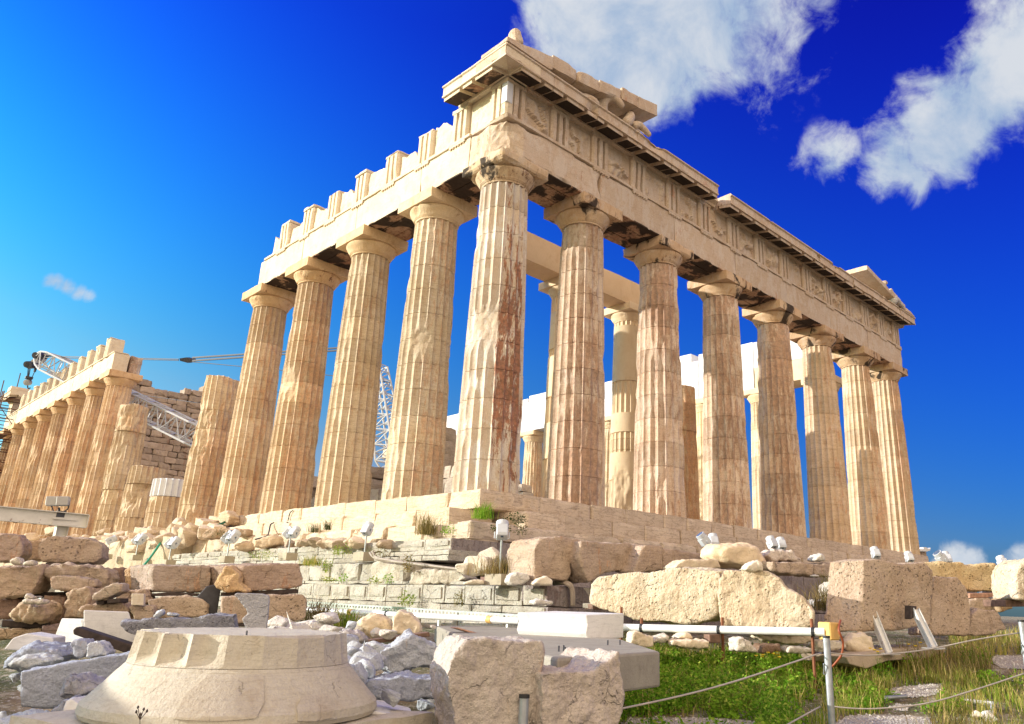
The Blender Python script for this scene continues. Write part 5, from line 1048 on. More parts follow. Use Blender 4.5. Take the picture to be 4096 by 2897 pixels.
hose('black_cable', 'black cable drooping over the steps, right of the dark green hose', 'cable', [on(1172, 2042, (1, 0, 0), -.03), on(1160, 2052, (1, 0, 0), -.06), on(1152, 2082, (1, 0, 0), -.1), on(1148, 2090, (1, 0, 0), -.7)], .02, 'black')
hose('black_cable', 'looped black cable hanging on the lower step, left of the floodlight pair', 'cable', [on(1095, 2091, (1, 0, 0), -.75), on(1082, 2100, (1, 0, 0), -.80), on(1075, 2130, (1, 0, 0), -1.0), on(1065, 2146, (1, 0, 0), -1.5), on(1020, 2158, (1, 0, 0), -1.8)], .025, 'black')
for k, (p0, p1, p2) in enumerate((((1480, 2212), (1510, 2236), (1640, 2250)), ((1490, 2208), (1525, 2236), (1720, 2262)), ((1500, 2240), (1660, 2256), (1850, 2288)), ((1640, 2252), (1760, 2268), (1860, 2280)))):
    hose('cable', ['brown cable dropping from the single floodlight block', 'second brown cable beside the one from the floodlight block', 'grey cable trailing along the ledge to the right', 'upper grey cable on the ledge under the corner'][k], 'cable', [ledge(*p0, XL-.1), ledge(*p1, XL-.15), ledge(*p2, XL-.05)], .03, 'cable')
for k in range(2):
    hose('conduit', 'grey-brown conduit bending down over the foundation corner, %s one' % ('outer' if k else 'inner'), 'conduit', [on(2215, 2336-k*5, (0, 0, 1), ZC+.05+.02*k), on(2262+k*8, 2335-k*4, (0, 1, 0), YC-.02), on(2285+k*7, 2362-k*4, (0, 1, 0), YC-.09-.02*k), on(2288+k*7, 2425, (0, 1, 0), YC-.10)], .035, 'cable')
hose('orange_hose', 'rusty orange hose hanging in a loop from the ochre pipe end cap', 'hose', [P(3362, 2482, 10.7), P(3355, 2520, 10.5), P(3372, 2570, 10.5), P(3365, 2620, 10.5), P(3335, 2660, 10.5), P(3318, 2675, 10.6)], .015, 'orange')
for k, (u0, v0, u1, v1) in enumerate(((3485, 2440, 3553, 2612), (3660, 2440, 3733, 2590))):
    a_ = P(u0, v0, 12.0); b_ = P(u1, v1, 11.5); t = tag(empty('steel_prop', b_), ['white steel prop leaning against the tall slab, left one', 'white steel prop leaning against the tall slab, right one'][k], 'prop')
    dd = Vector(b_-a_); q_ = dd.to_track_quat('Z', 'Y'); M = Matrix.Translation(a_) @ q_.to_matrix().to_4x4(); L = dd.length
    mb = MB(); mb.box((-.05, -.012, 0), (.05, .012, L), M=M); mb.box((-.05, -.05, 0), (-.038, .05, L), M=M); mb.box((.038, -.05, 0), (.05, .05, L), M=M); mb.build('channel', M_['steelwhite'], t, org=b_)
    mb = MB(); mb.box((b_[0]-.14, b_[1]-.12, b_[2]-.02), (b_[0]+.14, b_[1]+.12, b_[2]+.0)); mb.build('foot_plate', M_['steelwhite'], t, org=b_)
    S('timber', 'dark wooden wedge behind the top of the %s steel prop' % ('left' if k == 0 else 'right'), 'timber', 'G', [[(1090, 765), (1128, 770), (1125, 860), (1098, 915), (1086, 910)], [(1430, 718), (1475, 722), (1468, 800), (1432, 825), (1428, 815)]][k], 11.95, 74, .12, 'darkwood', kind='sharp')

# ------------------------------------------------------------------ rope barrier
def post(u, v0, D, label, h=1.15):
    top = P(u, v0, D); g_ = min(gz(top[0], top[1]), top[2]-.3); t = tag(empty('barrier_post', (top[0], top[1], g_)), label, 'post', 'grey posts of the rope barrier')
    mb = MB(); mb.tube((top[0], top[1], g_-.15), (top[0], top[1], top[2]), .036, 14); mb.build('tube', M_['galv'], t, org=(top[0], top[1], g_)).color = (1.1, 1.1, 1.15, 1)
    c = MB(); c.tube((top[0], top[1], top[2]-.012), (top[0], top[1], top[2]+.012), .039, 14); c.build('cap', M_['black'], t, org=top)
    for dz in (-.30, -1.0):
        if top[2]+dz > g_:
            e = np.array([top[0], top[1], top[2]+dz])-CR*.055-CF*.03; k = MB(); k.path(curve_pts([e+CR*.05, e+CU*.05, e, e-CU*.06, e+CR*.05], 4), .006, 5); k.build('hook', M_['galv'], t, org=e)
    return top
t1 = post(3305, 2548, 8.2, 'tall grey post below the ochre end of the white pipe'); t2 = post(2097, 2785, 5.6, 'short dark-capped post in front of the tall rough marble block', .6); t3 = post(4085, 2484, 9.2, 'grey post at the right edge of the picture')
def rope(lb, pts): hose('rope', lb, 'rope', pts, .0085, 'rope', n=6)
rope('thin rope rising from the short post to the tall grey post', [P(2130, 2888, 5.6), P(2500, 2832, 6.2), P(2900, 2738, 7.0), P(3285, 2612, 8.2)])
rope('upper thin rope sagging from the tall grey post to the post at the right edge', [P(3320, 2612, 8.2), P(3480, 2622, 8.4), P(3700, 2600, 8.8), P(3900, 2560, 9.0), P(4075, 2532, 9.2)])
rope('lower thin rope from the tall grey post across the grass to the right', [P(3310, 2825, 8.2), P(3480, 2836, 8.2), P(3700, 2815, 8.3), P(3900, 2760, 8.6), P(4110, 2690, 9.1)])
rope('lowest thin rope running down left from the foot of the tall grey post', [P(3280, 2828, 8.2), P(3220, 2860, 7.9), P(3140, 2905, 7.5)])
# ------------------------------------------------------------------ pale steel beam with light boxes, left edge
bt = P(250, 2180, 15.); beam = tag(empty('steel_beam', (bt[0], bt[1], gz(bt[0], bt[1]))), 'pale steel I-beam on a post at the left edge, behind the stacked blocks', 'steel beam')
A0, A1 = P(-60, 2049, 14.2), P(348, 2086, 15.2)
dv = A1-A0; ex = Vector(dv).normalized(); M = Matrix.Translation(A0) @ ex.to_track_quat('X', 'Z').to_matrix().to_4x4(); L = float(np.linalg.norm(dv))
mb = MB(); mb.box((0, -.012, -.115), (L, .012, .115), M=M); mb.box((0, -.08, .115), (L, .08, .13), M=M); mb.box((0, -.08, -.13), (L, .08, -.115), M=M); mb.box((L-.001, -.08, -.115), (L+.012, .08, .115), M=M); mb.build('beam', M_['steelwhite'], beam, org=A0).color = (.95, .92, .86, 1)
pt = P(250, 2098, 15.0); mb = MB(); z0 = gz(pt[0], pt[1])-.1
mb.box((pt[0]-.09, pt[1]-.012, z0), (pt[0]+.09, pt[1]+.012, pt[2])); mb.box((pt[0]-.10, pt[1]-.09, z0), (pt[0]-.09, pt[1]+.09, pt[2])); mb.box((pt[0]+.09, pt[1]-.09, z0), (pt[0]+.10, pt[1]+.09, pt[2])); mb.box((pt[0]-.2, pt[1]-.13, pt[2]-.02), (pt[0]+.2, pt[1]+.13, pt[2]+.02)); mb.box((pt[0]-.2, pt[1]-.13, pt[2]+.08), (pt[0]+.2, pt[1]+.13, pt[2]+.1)); mb.build('post', M_['steelwhite'], beam, org=(pt[0], pt[1], z0)).color = (.95, .92, .86, 1)
for k, (u0, u1) in enumerate(((40, 80), (115, 160), (187, 213))): 
    hose('cable_loop', None, None, [P(u0, 2081+k*6, 14.4+.2*k), P((u0+u1)/2, 2091+k*6, 14.4+.2*k), P(u1, 2085+k*6, 14.5+.2*k)], .005, 'black').parent = None
for o_ in [o for o in bpy.data.objects if o.name.startswith('cable_loop')]:
    w = o_.location.copy(); o_.parent = beam; o_.location = w-beam.location
lt = P(238, 2045, 15.0); lbx = tag(empty('light_box', lt), 'twin grey box lamp mounted on top of the pale steel beam', 'floodlight')
for u in (212, 254):
    c = P(u, 2006, 15.0); mb = MB(); mb.box((-.105, -.11, -.085), (.10, .11, .085), M=Matrix.Translation(c) @ Matrix.Rotation(R(-22), 4, 'Z') @ Matrix.Rotation(R(-4), 4, 'Y')); o = mb.build('lamp_box', M_['steelwhite'], lbx, org=c); o.color = (.62, .6, .58, 1); bb = o.modifiers.new('bevel', 'BEVEL'); bb.width = .01
c = P(238, 2058, 15.0); mb = MB(); mb.box((c[0]-.07, c[1]-.1, c[2]-.06), (c[0]+.09, c[1]+.1, c[2]+.06)); mb.path([tuple(c), tuple(P(236, 2030, 15.0))], .02, 6); mb.path(curve_pts([P(205, 2020, 15.), P(215, 2045, 15.), P(236, 2055, 15.)], 5), .012, 5); mb.path(curve_pts([P(275, 2005, 15.), P(272, 2035, 15.), P(245, 2052, 15.)], 5), .012, 5); mb.build('bracket', M_['darksteel'], lbx, org=c)

# ------------------------------------------------------------------ crane
crane = tag(empty('crane', (16, 34, .36)), 'white lattice-boom crane standing inside the temple behind the flank columns', 'crane')
def lattice(name, a, b, w0, w1, n, r, mat, ends=(0, 0), upv=(0, 0, 1)):
    a = Vector(a); b = Vector(b); d = (b-a).normalized(); s = d.cross(Vector(upv)).normalized(); u = s.cross(d); mb = MB(); C = []
    for i in range(n+1):
        t = i/n; w = w0+(w1-w0)*t
        if ends[0] and t < ends[0]: w *= t/ends[0]*.85+.15
        if ends[1] and t > 1-ends[1]: w *= (1-t)/ends[1]*.75+.25
        p = a.lerp(b, t); C.append([p+s*w*i1+u*w*j1 for i1, j1 in ((-1, -1), (1, -1), (1, 1), (-1, 1))])
    for i in range(n):
        for k in range(4):
            mb.tube(C[i][k], C[i+1][k], r, 6); k2 = (k+1) % 4
            mb.tube(*((C[i][k], C[i+1][k2]) if i % 2 else (C[i][k2], C[i+1][k])), r*.6, 5)
        mb.path([C[i+1][k] for k in (0, 1, 2, 3, 0)], r*.55, 5)
    o = mb.build(name, M_[mat], crane, org=tuple(a)); return o
Tp = P(150, 1425, 62); Ft = P(1330, 2010, 45)
lattice('boom', Ft, Tp, .62, .72, 30, .07, 'cranepaint', (.1, .05))
Mt = P(1512, 1470, 50); Mb = P(1575, 1900, 47)
lattice('mast', Mb, Mt, .72, .42, 14, .065, 'cranepaint', (.1, .0)); 
mb = MB(); hd = P(140, 1432, 62); mb.prism([P(113, 1452, 62), P(150, 1420, 62), P(158, 1440, 62), P(140, 1455, 62), P(120, 1462, 62)], CF*.9); mb.build('boom_head', M_['cranepaint'], crane, org=hd, fix=True)
mb = MB(); 
for (u, v) in ((152, 1422), (166, 1424), (118, 1458), (127, 1462)):
    p = P(u, v, 61.9); mb.tube(p-CF*.35, p+CF*.5, .26, 12)
mb.build('sheaves', M_['darksteel'], crane, org=tuple(Tp))
pb = P(750, 1440, 56)
mb = MB()
for dz in (0, 4.5): mb.path([P(178, 1425+dz*1.2, 61.5), P(715, 1437+dz, 56)], .035, 5)
for dz in (0, 3, 12, 15): mb.path([P(770, 1430+dz, 56), P(1510, 1380+dz*.8, 50)], .045, 5)
mb.path([P(770, 1448, 56), P(1200, 1488, 52), P(1560, 1530, 49)], .03, 5); mb.path([P(530, 1575, 50), P(790, 1612, 48), P(1290, 1545, 48)], .02, 5)
mb.build('cables', M_['craneblue'], crane, org=tuple(pb))
mb = MB(); mb.prism([P(718, 1434, 56), P(745, 1430, 56), P(770, 1436, 56), P(773, 1446, 56), P(750, 1452, 56), P(720, 1444, 56)], CF*.5); mb.build('pulley_block', M_['darksteel'], crane, org=tuple(pb), fix=True)
mb = MB()
for u in (113, 117, 121, 125): mb.path([P(u, 1460, 61.8), P(108+(u-113)*.45, 1518, 61.8)], .022, 5)
mb.path([P(146, 1465, 61.8), P(138, 1488, 61.8)], .09, 6); mb.path([P(138, 1488, 61.8), P(122, 1525, 61.8)], .03, 5); mb.build('hoist_rope', M_['craneblue'], crane, org=tuple(Tp))
hk = P(111, 1530, 61.8); mb = MB(); q_ = Matrix.Translation(hk) @ Matrix(((CR[0], CU[0], CF[0], 0), (CR[1], CU[1], CF[1], 0), (CR[2], CU[2], CF[2], 0), (0, 0, 0, 1)))
mb.lathe([(.1, -.2), (.24, -.18), (.24, .18), (.1, .2)], 18, M=q_); o = mb.build('hook_block', M_['lampwhite'], crane, org=tuple(hk)); o.color = (.6, .58, .55, 1)
mb = MB(); mb.path(curve_pts([hk-CU*.2, hk-CU*.42, hk-CU*.5+CR*.1, hk-CU*.42+CR*.2], 4), .05, 6); mb.box((hk[0]-.25, hk[1]-.2, hk[2]+.28), (hk[0]+.25, hk[1]+.2, hk[2]+.46)); mb.build('hook', M_['darksteel'], crane, org=tuple(hk))
mb = MB(); mb.rbox((14.5, 31, .36), (18, 37, 2.4), .5, .0, .02, 5); mb.build('cab', M_['lampwhite'], crane, org=(16, 34, .36))
# ------------------------------------------------------------------ scaffolding at the western end
sc = tag(empty('scaffold', (-1.5, 70, -1.6)), 'dark tubular scaffolding at the far left end of the western colonnade', 'scaffold')
mb = MB(); rng = random.Random(3)
gx = [(x, y) for x in (-.9, 2.6) for y in (65.9, 67.4, 69.6, 71.4)]+[(-.9, 66.6), (.8, 65.9), (.8, 71.4)]
for x, y in gx: mb.tube((x, y, -1.6), (x, y, rng.uniform(12.5, 16.5)), .045, 5)
mb.build('standards', M_['rust'], sc, org=(-2, 70, -1.6)).color = (.5, .5, .6, 1)
mb = MB()
for z in np.arange(.2, 13.5, .9):
    for x in (-.9, 2.6): mb.tube((x, 65.4, z), (x, 72.2, z), .04, 5)
    for y in (65.9, 67.4, 69.6, 71.4): mb.tube((-1.6, y, z+.08), (3.2, y, z+.08), .04, 5)
for k in range(6): mb.tube((-.9+(k % 2)*1.7, 65.9, k*2.), (.8-(k % 2)*1.7, 65.9, k*2.+2), .035, 5)
mb.build('ledgers', M_['rust'], sc, org=(-2, 70, 0)).color = (.5, .5, .6, 1)
mb = MB()
for z in (7.3, 9.6): mb.box((-1.5, 65.6, z), (.1, 72, z+.1))
mb.build('planks', M_['wood'], sc, org=(-2, 70, 4))

# ------------------------------------------------------------------ pediment sculpture
def blob(pts, rad, mat, name, label, cat, sub=2):
    """skinned lump: chain of points with radii"""
    me = bpy.data.meshes.new(name); c = np.mean(pts, 0); me.from_pydata([tuple(np.array(p)-c) for p in pts], [(i, i+1) for i in range(len(pts)-1)], []); me.materials.append(M_[mat])
    o = bpy.data.objects.new(name, me); COL.objects.link(o); o.location = c; s = o.modifiers.new('skin', 'SKIN'); me.skin_vertices.new() if not me.skin_vertices else None
    for i, r in enumerate(rad): me.skin_vertices[0].data[i].radius = (r, r) if np.isscalar(r) else r
    me.skin_vertices[0].data[0].use_root = True
    b = o.modifiers.new('subdiv', 'SUBSURF'); b.levels = sub; b.render_levels = sub
    d = o.modifiers.new('worn', 'DISPLACE'); d.texture = tex('CLOUDS', .2); d.texture_coords = 'GLOBAL'; d.strength = .05
    tag(o, label, cat); return o
gz0 = ZG
blob([(4.55, .1, gz0+.0), (4.4, .0, gz0+.35), (4.35, -.15, gz0+.72), (4.6, -.35, gz0+.86), (4.95, -.45, gz0+.66), (5.1, -.48, gz0+.58)], [.30, .27, .22, .18, .13, .11], 'entab', 'horse_head_statue', 'weathered marble horse head under the raking cornice at the left end of the pediment', 'statue')
blob([(3.1, -.1, gz0+.05), (3.3, -.25, gz0+.18), (3.6, -.4, gz0+.12), (3.85, -.4, gz0+.05)], [.16, .14, .11, .08], 'entab', 'horse_head_statue', 'small worn horse muzzle lying low near the left pediment corner', 'statue')
blob([(5.3, -.35, gz0+.05), (5.55, -.3, gz0+.30), (5.75, -.25, gz0+.62), (5.78, -.25, gz0+.85)], [.2, .22, .2, .13], 'entab', 'reclining_statue', 'headless seated torso beside the horse head in the pediment', 'statue')
blob([(5.75, -.3, gz0+.2), (6.05, -.42, gz0+.38), (6.35, -.48, gz0+.2), (6.6, -.5, gz0+.12)], [.17, .15, .12, .09], 'entab', 'statue_legs', 'outstretched bent legs of a broken statue next to the seated torso', 'statue')
blob([(28.6, -.35, gz0+.05), (28.7, -.4, gz0+.4), (28.95, -.45, gz0+.45), (29.4, -.5, gz0+.25), (29.7, -.55, gz0+.08)], [.25, .26, .2, .14, .1], 'grey', 'horse_head_statue', 'grey marble horse head drooping over the right end of the pediment', 'statue')
zc = 14.0
blob([(.05, -.30, zc-.22), (.0, -.30, zc+.05), (-.02, -.28, zc+.28), (.06, -.22, zc+.46), (.16, -.15, zc+.46)], [(.34, .26), (.30, .24), (.24, .22), (.19, .2), (.12, .12)], 'entab', 'lion_head_statue', 'worn lump of a lion head on the very corner of the roof edge', 'statue')
for k, (x, y, z, lb) in enumerate(((28.0, -.2, 14.72, 'small broken tile fragment on the right pediment slab'), (27.3, .2, 14.55, 'tiny stone resting beside the tile fragment on the right slab'))):
    rockat('stone_fragment', lb, 'stone', (x, y, z-.08), .3-.08*k, 900+k, 'entab')
S('stone_hut', 'tiny pale roof end with an upturned tile seen beyond the right end of the steps', 'building', 'J', [(680, 215), (790, 222), (800, 310), (690, 300)], 46., 60, 2., 'facade', kind='sharp')
S('roof_slab', 'white slab lying on the tiny wall beyond the right end of the steps', 'stone slab', 'J', [(678, 175), (750, 180), (752, 150), (790, 152), (830, 178), (860, 158), (850, 205), (795, 220), (680, 212)], 45.8, 60, 2.2, 'new', kind='sharp')

# ------------------------------------------------------------------ rubble where the south steps have collapsed
rng = random.Random(99); RB = []
for k in range(118):
    y = rng.uniform(14.5, 42); t = rng.random(); x = -.1-2.1*t-.2*rng.random(); z = -.35-1.25*t+rng.uniform(-.1, .12)
    RB.append((x, y, z, rng.uniform(.22, .55)))
for k, (x, y, z, s) in enumerate(RB):
    if k % 3 == 0:
        mb = MB(); a = rng.uniform(-.5, .5); L = rng.uniform(.35, .85); M = Matrix.Translation((x, y, z)) @ Matrix.Rotation(a, 4, 'Z') @ Matrix.Rotation(rng.uniform(-.2, .2), 4, 'X')
        mb.rbox((-.3, -L, -.05), (.3, L, s*.8), .12, .03, .12, 1000+k, M=M, tone=rng.uniform(.9, 1.1)); o = mb.build('rubble_block', M_['step'], org=(x, y, z)); tag(o, 'broken pale block among the rubble of the collapsed south steps', 'stone block', 'rubble of the collapsed south steps')
    else: rockat('rubble_stone', 'pale rubble stone on the collapsed south steps', 'stone', (x, y, z), s, 1100+k, 'step', 'rubble stones of the collapsed south steps', flat=.75)
mb = MB()
for y0 in np.arange(15.5, 69, 3.): mb.rbox((-2.2, y0, -2.2), (.9, y0+3.02, -.95), .5, .12, .2, int(y0*7)); mb.rbox((-.9, y0, -1.2), (1.2, y0+3.02, -.45), .5, .1, .2, int(y0*9))
o = mb.build('step_core', M_['poros'], fnd, org=(-1, 30, -2)); o.color = (1.15, 1.02, .85, 1)
for k, (pl, D, lb, mt) in enumerate((([(2, 480), (60, 430), (180, 425), (340, 420), (330, 520), (20, 528)], 27.5, 'long flat tan block lying on the rubble left of a floodlight pair', 'block'), ([(300, 430), (360, 415), (480, 425), (485, 495), (310, 490)], 26.5, 'squat pale block on the step edge above the rubble', 'block'),
                                     ([(320, 620), (340, 570), (470, 535), (525, 580), (520, 640), (400, 655)], 24.6, 'rounded craggy boulder right behind the left floodlight pair', 'step'), ([(540, 610), (560, 545), (640, 505), (790, 490), (800, 580), (640, 620)], 24., 'broad smooth broken step stone above the grey foundation', 'step'))):
    S('rubble_block', lb, 'stone block', 'B', pl, D, 45, .6, mt, rk=1.1, kind='boulder' if k == 2 else 'block', tint=(1.05, .92, .78) if k < 2 else (1, .97, .92))
for k, (u, v, D, s) in enumerate(((1232, 2168, 22.5, .3), (1262, 2175, 22., .36), (1290, 2176, 21.5, .25), (1320, 2172, 21.2, .3), (1355, 2176, 20.8, .38), (1400, 2170, 20.4, .28), (1425, 2174, 20.2, .33), (1545, 2175, 19.4, .28), (1200, 2172, 22.8, .24))):
    p = P(u, v, D); rockat('stone', 'small pale stone in the row on the grey foundation ledge, below the marble steps', 'stone', (p[0], p[1], p[2]-.12), s, 1300+k, 'step', 'small stones along the foundation ledge', flat=.6)
for k, (u, v, s, lb) in enumerate(((1872, 2280, .4, 'flat cream stone on the ledge below the corner'), (1905, 2283, .5, 'leaning cream stone on the ledge, left of the single floodlight from behind'), (1955, 2240, .5, 'pale triangular stone behind the single floodlight'), (2060, 2240, .42, 'pinkish stone right of the single floodlight'))):
    p = on(u, v+22, (0, 0, 1), ZC if k < 2 else -2.1); p = P(u, v+20, 15.6+.5*(k > 1)); rockat('stone', lb, 'stone', (p[0], p[1], p[2]), s*.7, 1320+k, 'cream', flat=.7)
S('rock', 'white sharp-edged stone on the wall top, left of its twin, before the large broken block', 'rock', 'C', [(1100, 960), (1140, 880), (1190, 862), (1320, 885), (1330, 930), (1280, 985), (1150, 1000)], 13.9, 60, .4, 'whiterock', rk=1.)
S('rock', 'cream sharp-edged stone on the wall top, right of its white twin', 'rock', 'C', [(1350, 995), (1400, 935), (1450, 920), (1500, 898), (1555, 950), (1565, 1000)], 13.7, 56, .4, 'cream', rk=1.)
S('stone_drum', 'short pale log-like stone beside the floodlight base on the wall top', 'stone', 'C', [(640, 975), (740, 940), (850, 942), (860, 990), (645, 995)], 14.6, 50, .3, 'cream', rk=.6)
# ------------------------------------------------------------------ grass, weeds, gravel
def leafmat(name, c1, c2, c3, tr=.45):
    m = bpy.data.materials.new(name); m.use_nodes = True; t = NT(m.node_tree)
    co = t.n('ShaderNodeNewGeometry').outputs['Position']; tone = t.n('ShaderNodeAttribute', attribute_name='tone').outputs['Fac']
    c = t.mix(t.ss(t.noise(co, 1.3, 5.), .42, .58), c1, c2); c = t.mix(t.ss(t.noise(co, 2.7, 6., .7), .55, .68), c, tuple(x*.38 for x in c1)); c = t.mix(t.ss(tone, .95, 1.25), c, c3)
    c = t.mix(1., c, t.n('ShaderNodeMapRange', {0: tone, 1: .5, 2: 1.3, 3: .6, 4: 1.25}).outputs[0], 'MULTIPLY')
    d = t.n('ShaderNodeBsdfDiffuse', {'Color': c}); q = t.n('ShaderNodeBsdfTranslucent', {'Color': c}); x = t.n('ShaderNodeMixShader', {0: tr, 1: d.outputs[0], 2: q.outputs[0]})
    o = t.n('ShaderNodeOutputMaterial'); m.node_tree.links.new(x.outputs[0], o.inputs[0]); return m
M_['grass'] = leafmat('grass_blades', (.24, .36, .04), (.34, .38, .07), (.60, .47, .18))
M_['weed'] = leafmat('weed_leaves', (.18, .40, .03), (.26, .46, .04), (.40, .46, .08))
M_['drygrass'] = leafmat('dry_grass', (.30, .22, .09), (.20, .18, .05), (.42, .31, .14))
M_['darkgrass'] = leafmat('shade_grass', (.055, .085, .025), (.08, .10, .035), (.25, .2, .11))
M_['yellow'] = plain('yellow_petals', (.75, .52, .02), .6)
NPR = np.random.default_rng(5)
def blades(mb, P0, h, w, lean=.5, tone=(.6, 1.2)):
    """curved tapering blades rooted at P0"""
    n = len(P0); a = NPR.uniform(0, 2*np.pi, n); d = np.stack([np.cos(a), np.sin(a), 0*a], 1); s = np.stack([-np.sin(a), np.cos(a), 0*a], 1)*(w*NPR.uniform(.6, 1.3, n))[:, None]
    H = h*NPR.uniform(.5, 1.35, n); L = lean*NPR.uniform(.1, 1.2, n)*H; up = np.array([0, 0, 1.])
    p1 = P0+up*(H*.55)[:, None]+d*(L*.3)[:, None]; p2 = P0+up*(H*.95)[:, None]+d*L[:, None]
    V = np.stack([P0-s, P0+s, p1+s*.7, p1-s*.7, p2], 1).reshape(-1, 3); k = np.arange(n)*5
    f = [(i, i+1, i+2, i+3) for i in k]+[(i+3, i+2, i+4) for i in k]
    mb.add(V, f, np.repeat(NPR.uniform(*tone, n), 5))
def leaves(mb, c, r, h, n, size, tone=(.55, 1.1)):
    a = NPR.uniform(0, 2*np.pi, n); q = np.sqrt(NPR.uniform(0, 1, n))*r; z = NPR.uniform(.1, 1, n)*h*(1-.5*q/r)
    p = np.stack([c[0]+q*np.cos(a), c[1]+q*np.sin(a), c[2]+z], 1); d = NPR.normal(0, 1, (n, 3)); d[:, 2] = d[:, 2]*.5+.25; d /= np.linalg.norm(d, axis=1)[:, None]
    s = np.cross(d, NPR.normal(0, 1, (n, 3))); s /= np.linalg.norm(s, axis=1)[:, None]; sz = (size*NPR.uniform(.5, 1.3, n))[:, None]
    V = np.stack([p, p+d*sz*.5+s*sz*.28, p+d*sz, p+d*sz*.5-s*sz*.28], 1).reshape(-1, 3); k = np.arange(n)*4
    mb.add(V, [(i, i+1, i+2, i+3) for i in k], np.repeat(NPR.uniform(*tone, n), 4))
def proj(p):
    d = np.asarray(p)-CP; z = d @ CF; return PPX+FPX*(d @ CR)/z, PPY-FPX*(d @ CU)/z, z
GRAV = [[(3300, 2930), (3380, 2868), (3560, 2862), (3720, 2875), (3760, 2930)], [(3540, 2790), (3580, 2755), (3700, 2742), (3790, 2738), (3745, 2782), (3650, 2792)], [(2440, 2930), (2500, 2880), (2640, 2868), (2800, 2876), (2980, 2884), (3080, 2930)], [(3940, 2640), (4000, 2625), (4160, 2618), (4160, 2680), (4010, 2672)], [(3545, 2838), (3590, 2822), (3640, 2826), (3630, 2848)]]
def inpoly(u, v, poly):
    r = np.zeros(len(u), bool); n = len(poly)
    for i in range(n):
        (x1, y1), (x2, y2) = poly[i], poly[(i+1) % n]
        c = ((y1 > v) != (y2 > v)) & (u < (x2-x1)*(v-y1)/(y2-y1+1e-9)+x1); r ^= c
    return r
def scatter(n, u0, u1, d0, d1, keep=None):
    out = []; got = 0
    while got < n:
        m = 4000; D = np.sqrt(NPR.uniform(d0*d0, d1*d1, m)); u = NPR.uniform(u0, u1, m)
        t = (u-PPX)/FPX; x = CP[0]+HF[0]*D*.97+HS[0]*t*D; y = CP[1]+HF[1]*D*.97+HS[1]*t*D; z = ground_z(x, y); p = np.stack([x, y, z], 1)
        uu, vv, zz = proj(p); k = np.ones(m, bool)
        for g in GRAV: k &= ~(inpoly(uu, vv, g) | inpoly(uu, vv-28, g) | inpoly(uu, vv-55, g))
        if keep is not None: k &= keep(p, uu, vv, zz)
        out.append(p[k]); got += k.sum()
    return np.vstack(out)[:n]
def clump(p, sc=1.1, lo=-.05): return fbm(p*sc, 31, 3) > lo
mb = MB()
blades(mb, scatter(15000, 2380, 4500, 6.2, 14.2, lambda p, u, v, z: clump(p, 1.2, -.08)), .18, .006, .7)
blades(mb, scatter(7000, 2380, 4500, 6.2, 14., lambda p, u, v, z: clump(p, 1.6, .05)), .26, .006, .8, (.7, 1.3))
blades(mb, scatter(3000, 3700, 4400, 13.5, 18.), .25, .008, .8, (.9, 1.3))
o = mb.build('grass', M_['grass'], org=(0, -10, -4)); tag(o, 'green and straw coloured grass among the right-hand blocks', 'grass', kind='stuff')
mb = MB()
for p in scatter(900, 2420, 4400, 6.8, 13.6, lambda p, u, v, z: clump(p, .8, .04) | ((u < 3150) & clump(p, 1.5, -.12))): leaves(mb, p, NPR.uniform(.06, .17), NPR.uniform(.08, .30), 46, .055)
for p in scatter(260, 2380, 3150, 8.2, 12.6): leaves(mb, p, NPR.uniform(.08, .18), NPR.uniform(.25, .5), 80, .05, (.6, 1.25))
o = mb.build('weeds', M_['weed'], org=(0, -10, -4)); tag(o, 'dense leafy green weeds growing right of the concrete plinth', 'weeds', kind='stuff')
mb = MB()
blades(mb, scatter(2200, 3500, 4500, 6.2, 13.5, lambda p, u, v, z: clump(p, 1.1, .12)), .42, .005, .8, (.7, 1.3))
o = mb.build('dry_grass', M_['drygrass'], org=(0, -10, -4)); tag(o, 'tall dry straw grass at the right edge of the picture', 'grass', kind='stuff')
mb = MB()
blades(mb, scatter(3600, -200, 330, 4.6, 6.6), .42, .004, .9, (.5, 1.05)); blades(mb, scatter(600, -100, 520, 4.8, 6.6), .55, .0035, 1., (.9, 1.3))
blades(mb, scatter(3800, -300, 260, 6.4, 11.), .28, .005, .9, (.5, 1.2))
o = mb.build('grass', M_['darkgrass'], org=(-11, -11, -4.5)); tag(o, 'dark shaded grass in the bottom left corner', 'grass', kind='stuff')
mb = MB()
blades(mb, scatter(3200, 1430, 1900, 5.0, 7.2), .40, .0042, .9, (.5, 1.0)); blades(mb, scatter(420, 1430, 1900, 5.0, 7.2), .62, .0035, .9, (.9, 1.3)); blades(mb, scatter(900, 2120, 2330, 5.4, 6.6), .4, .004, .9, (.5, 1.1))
o = mb.build('grass', M_['darkgrass'], org=(-8, -10, -4.5)); tag(o, 'dark wispy grass between the inverted capital and the tall rough block', 'grass', kind='stuff')
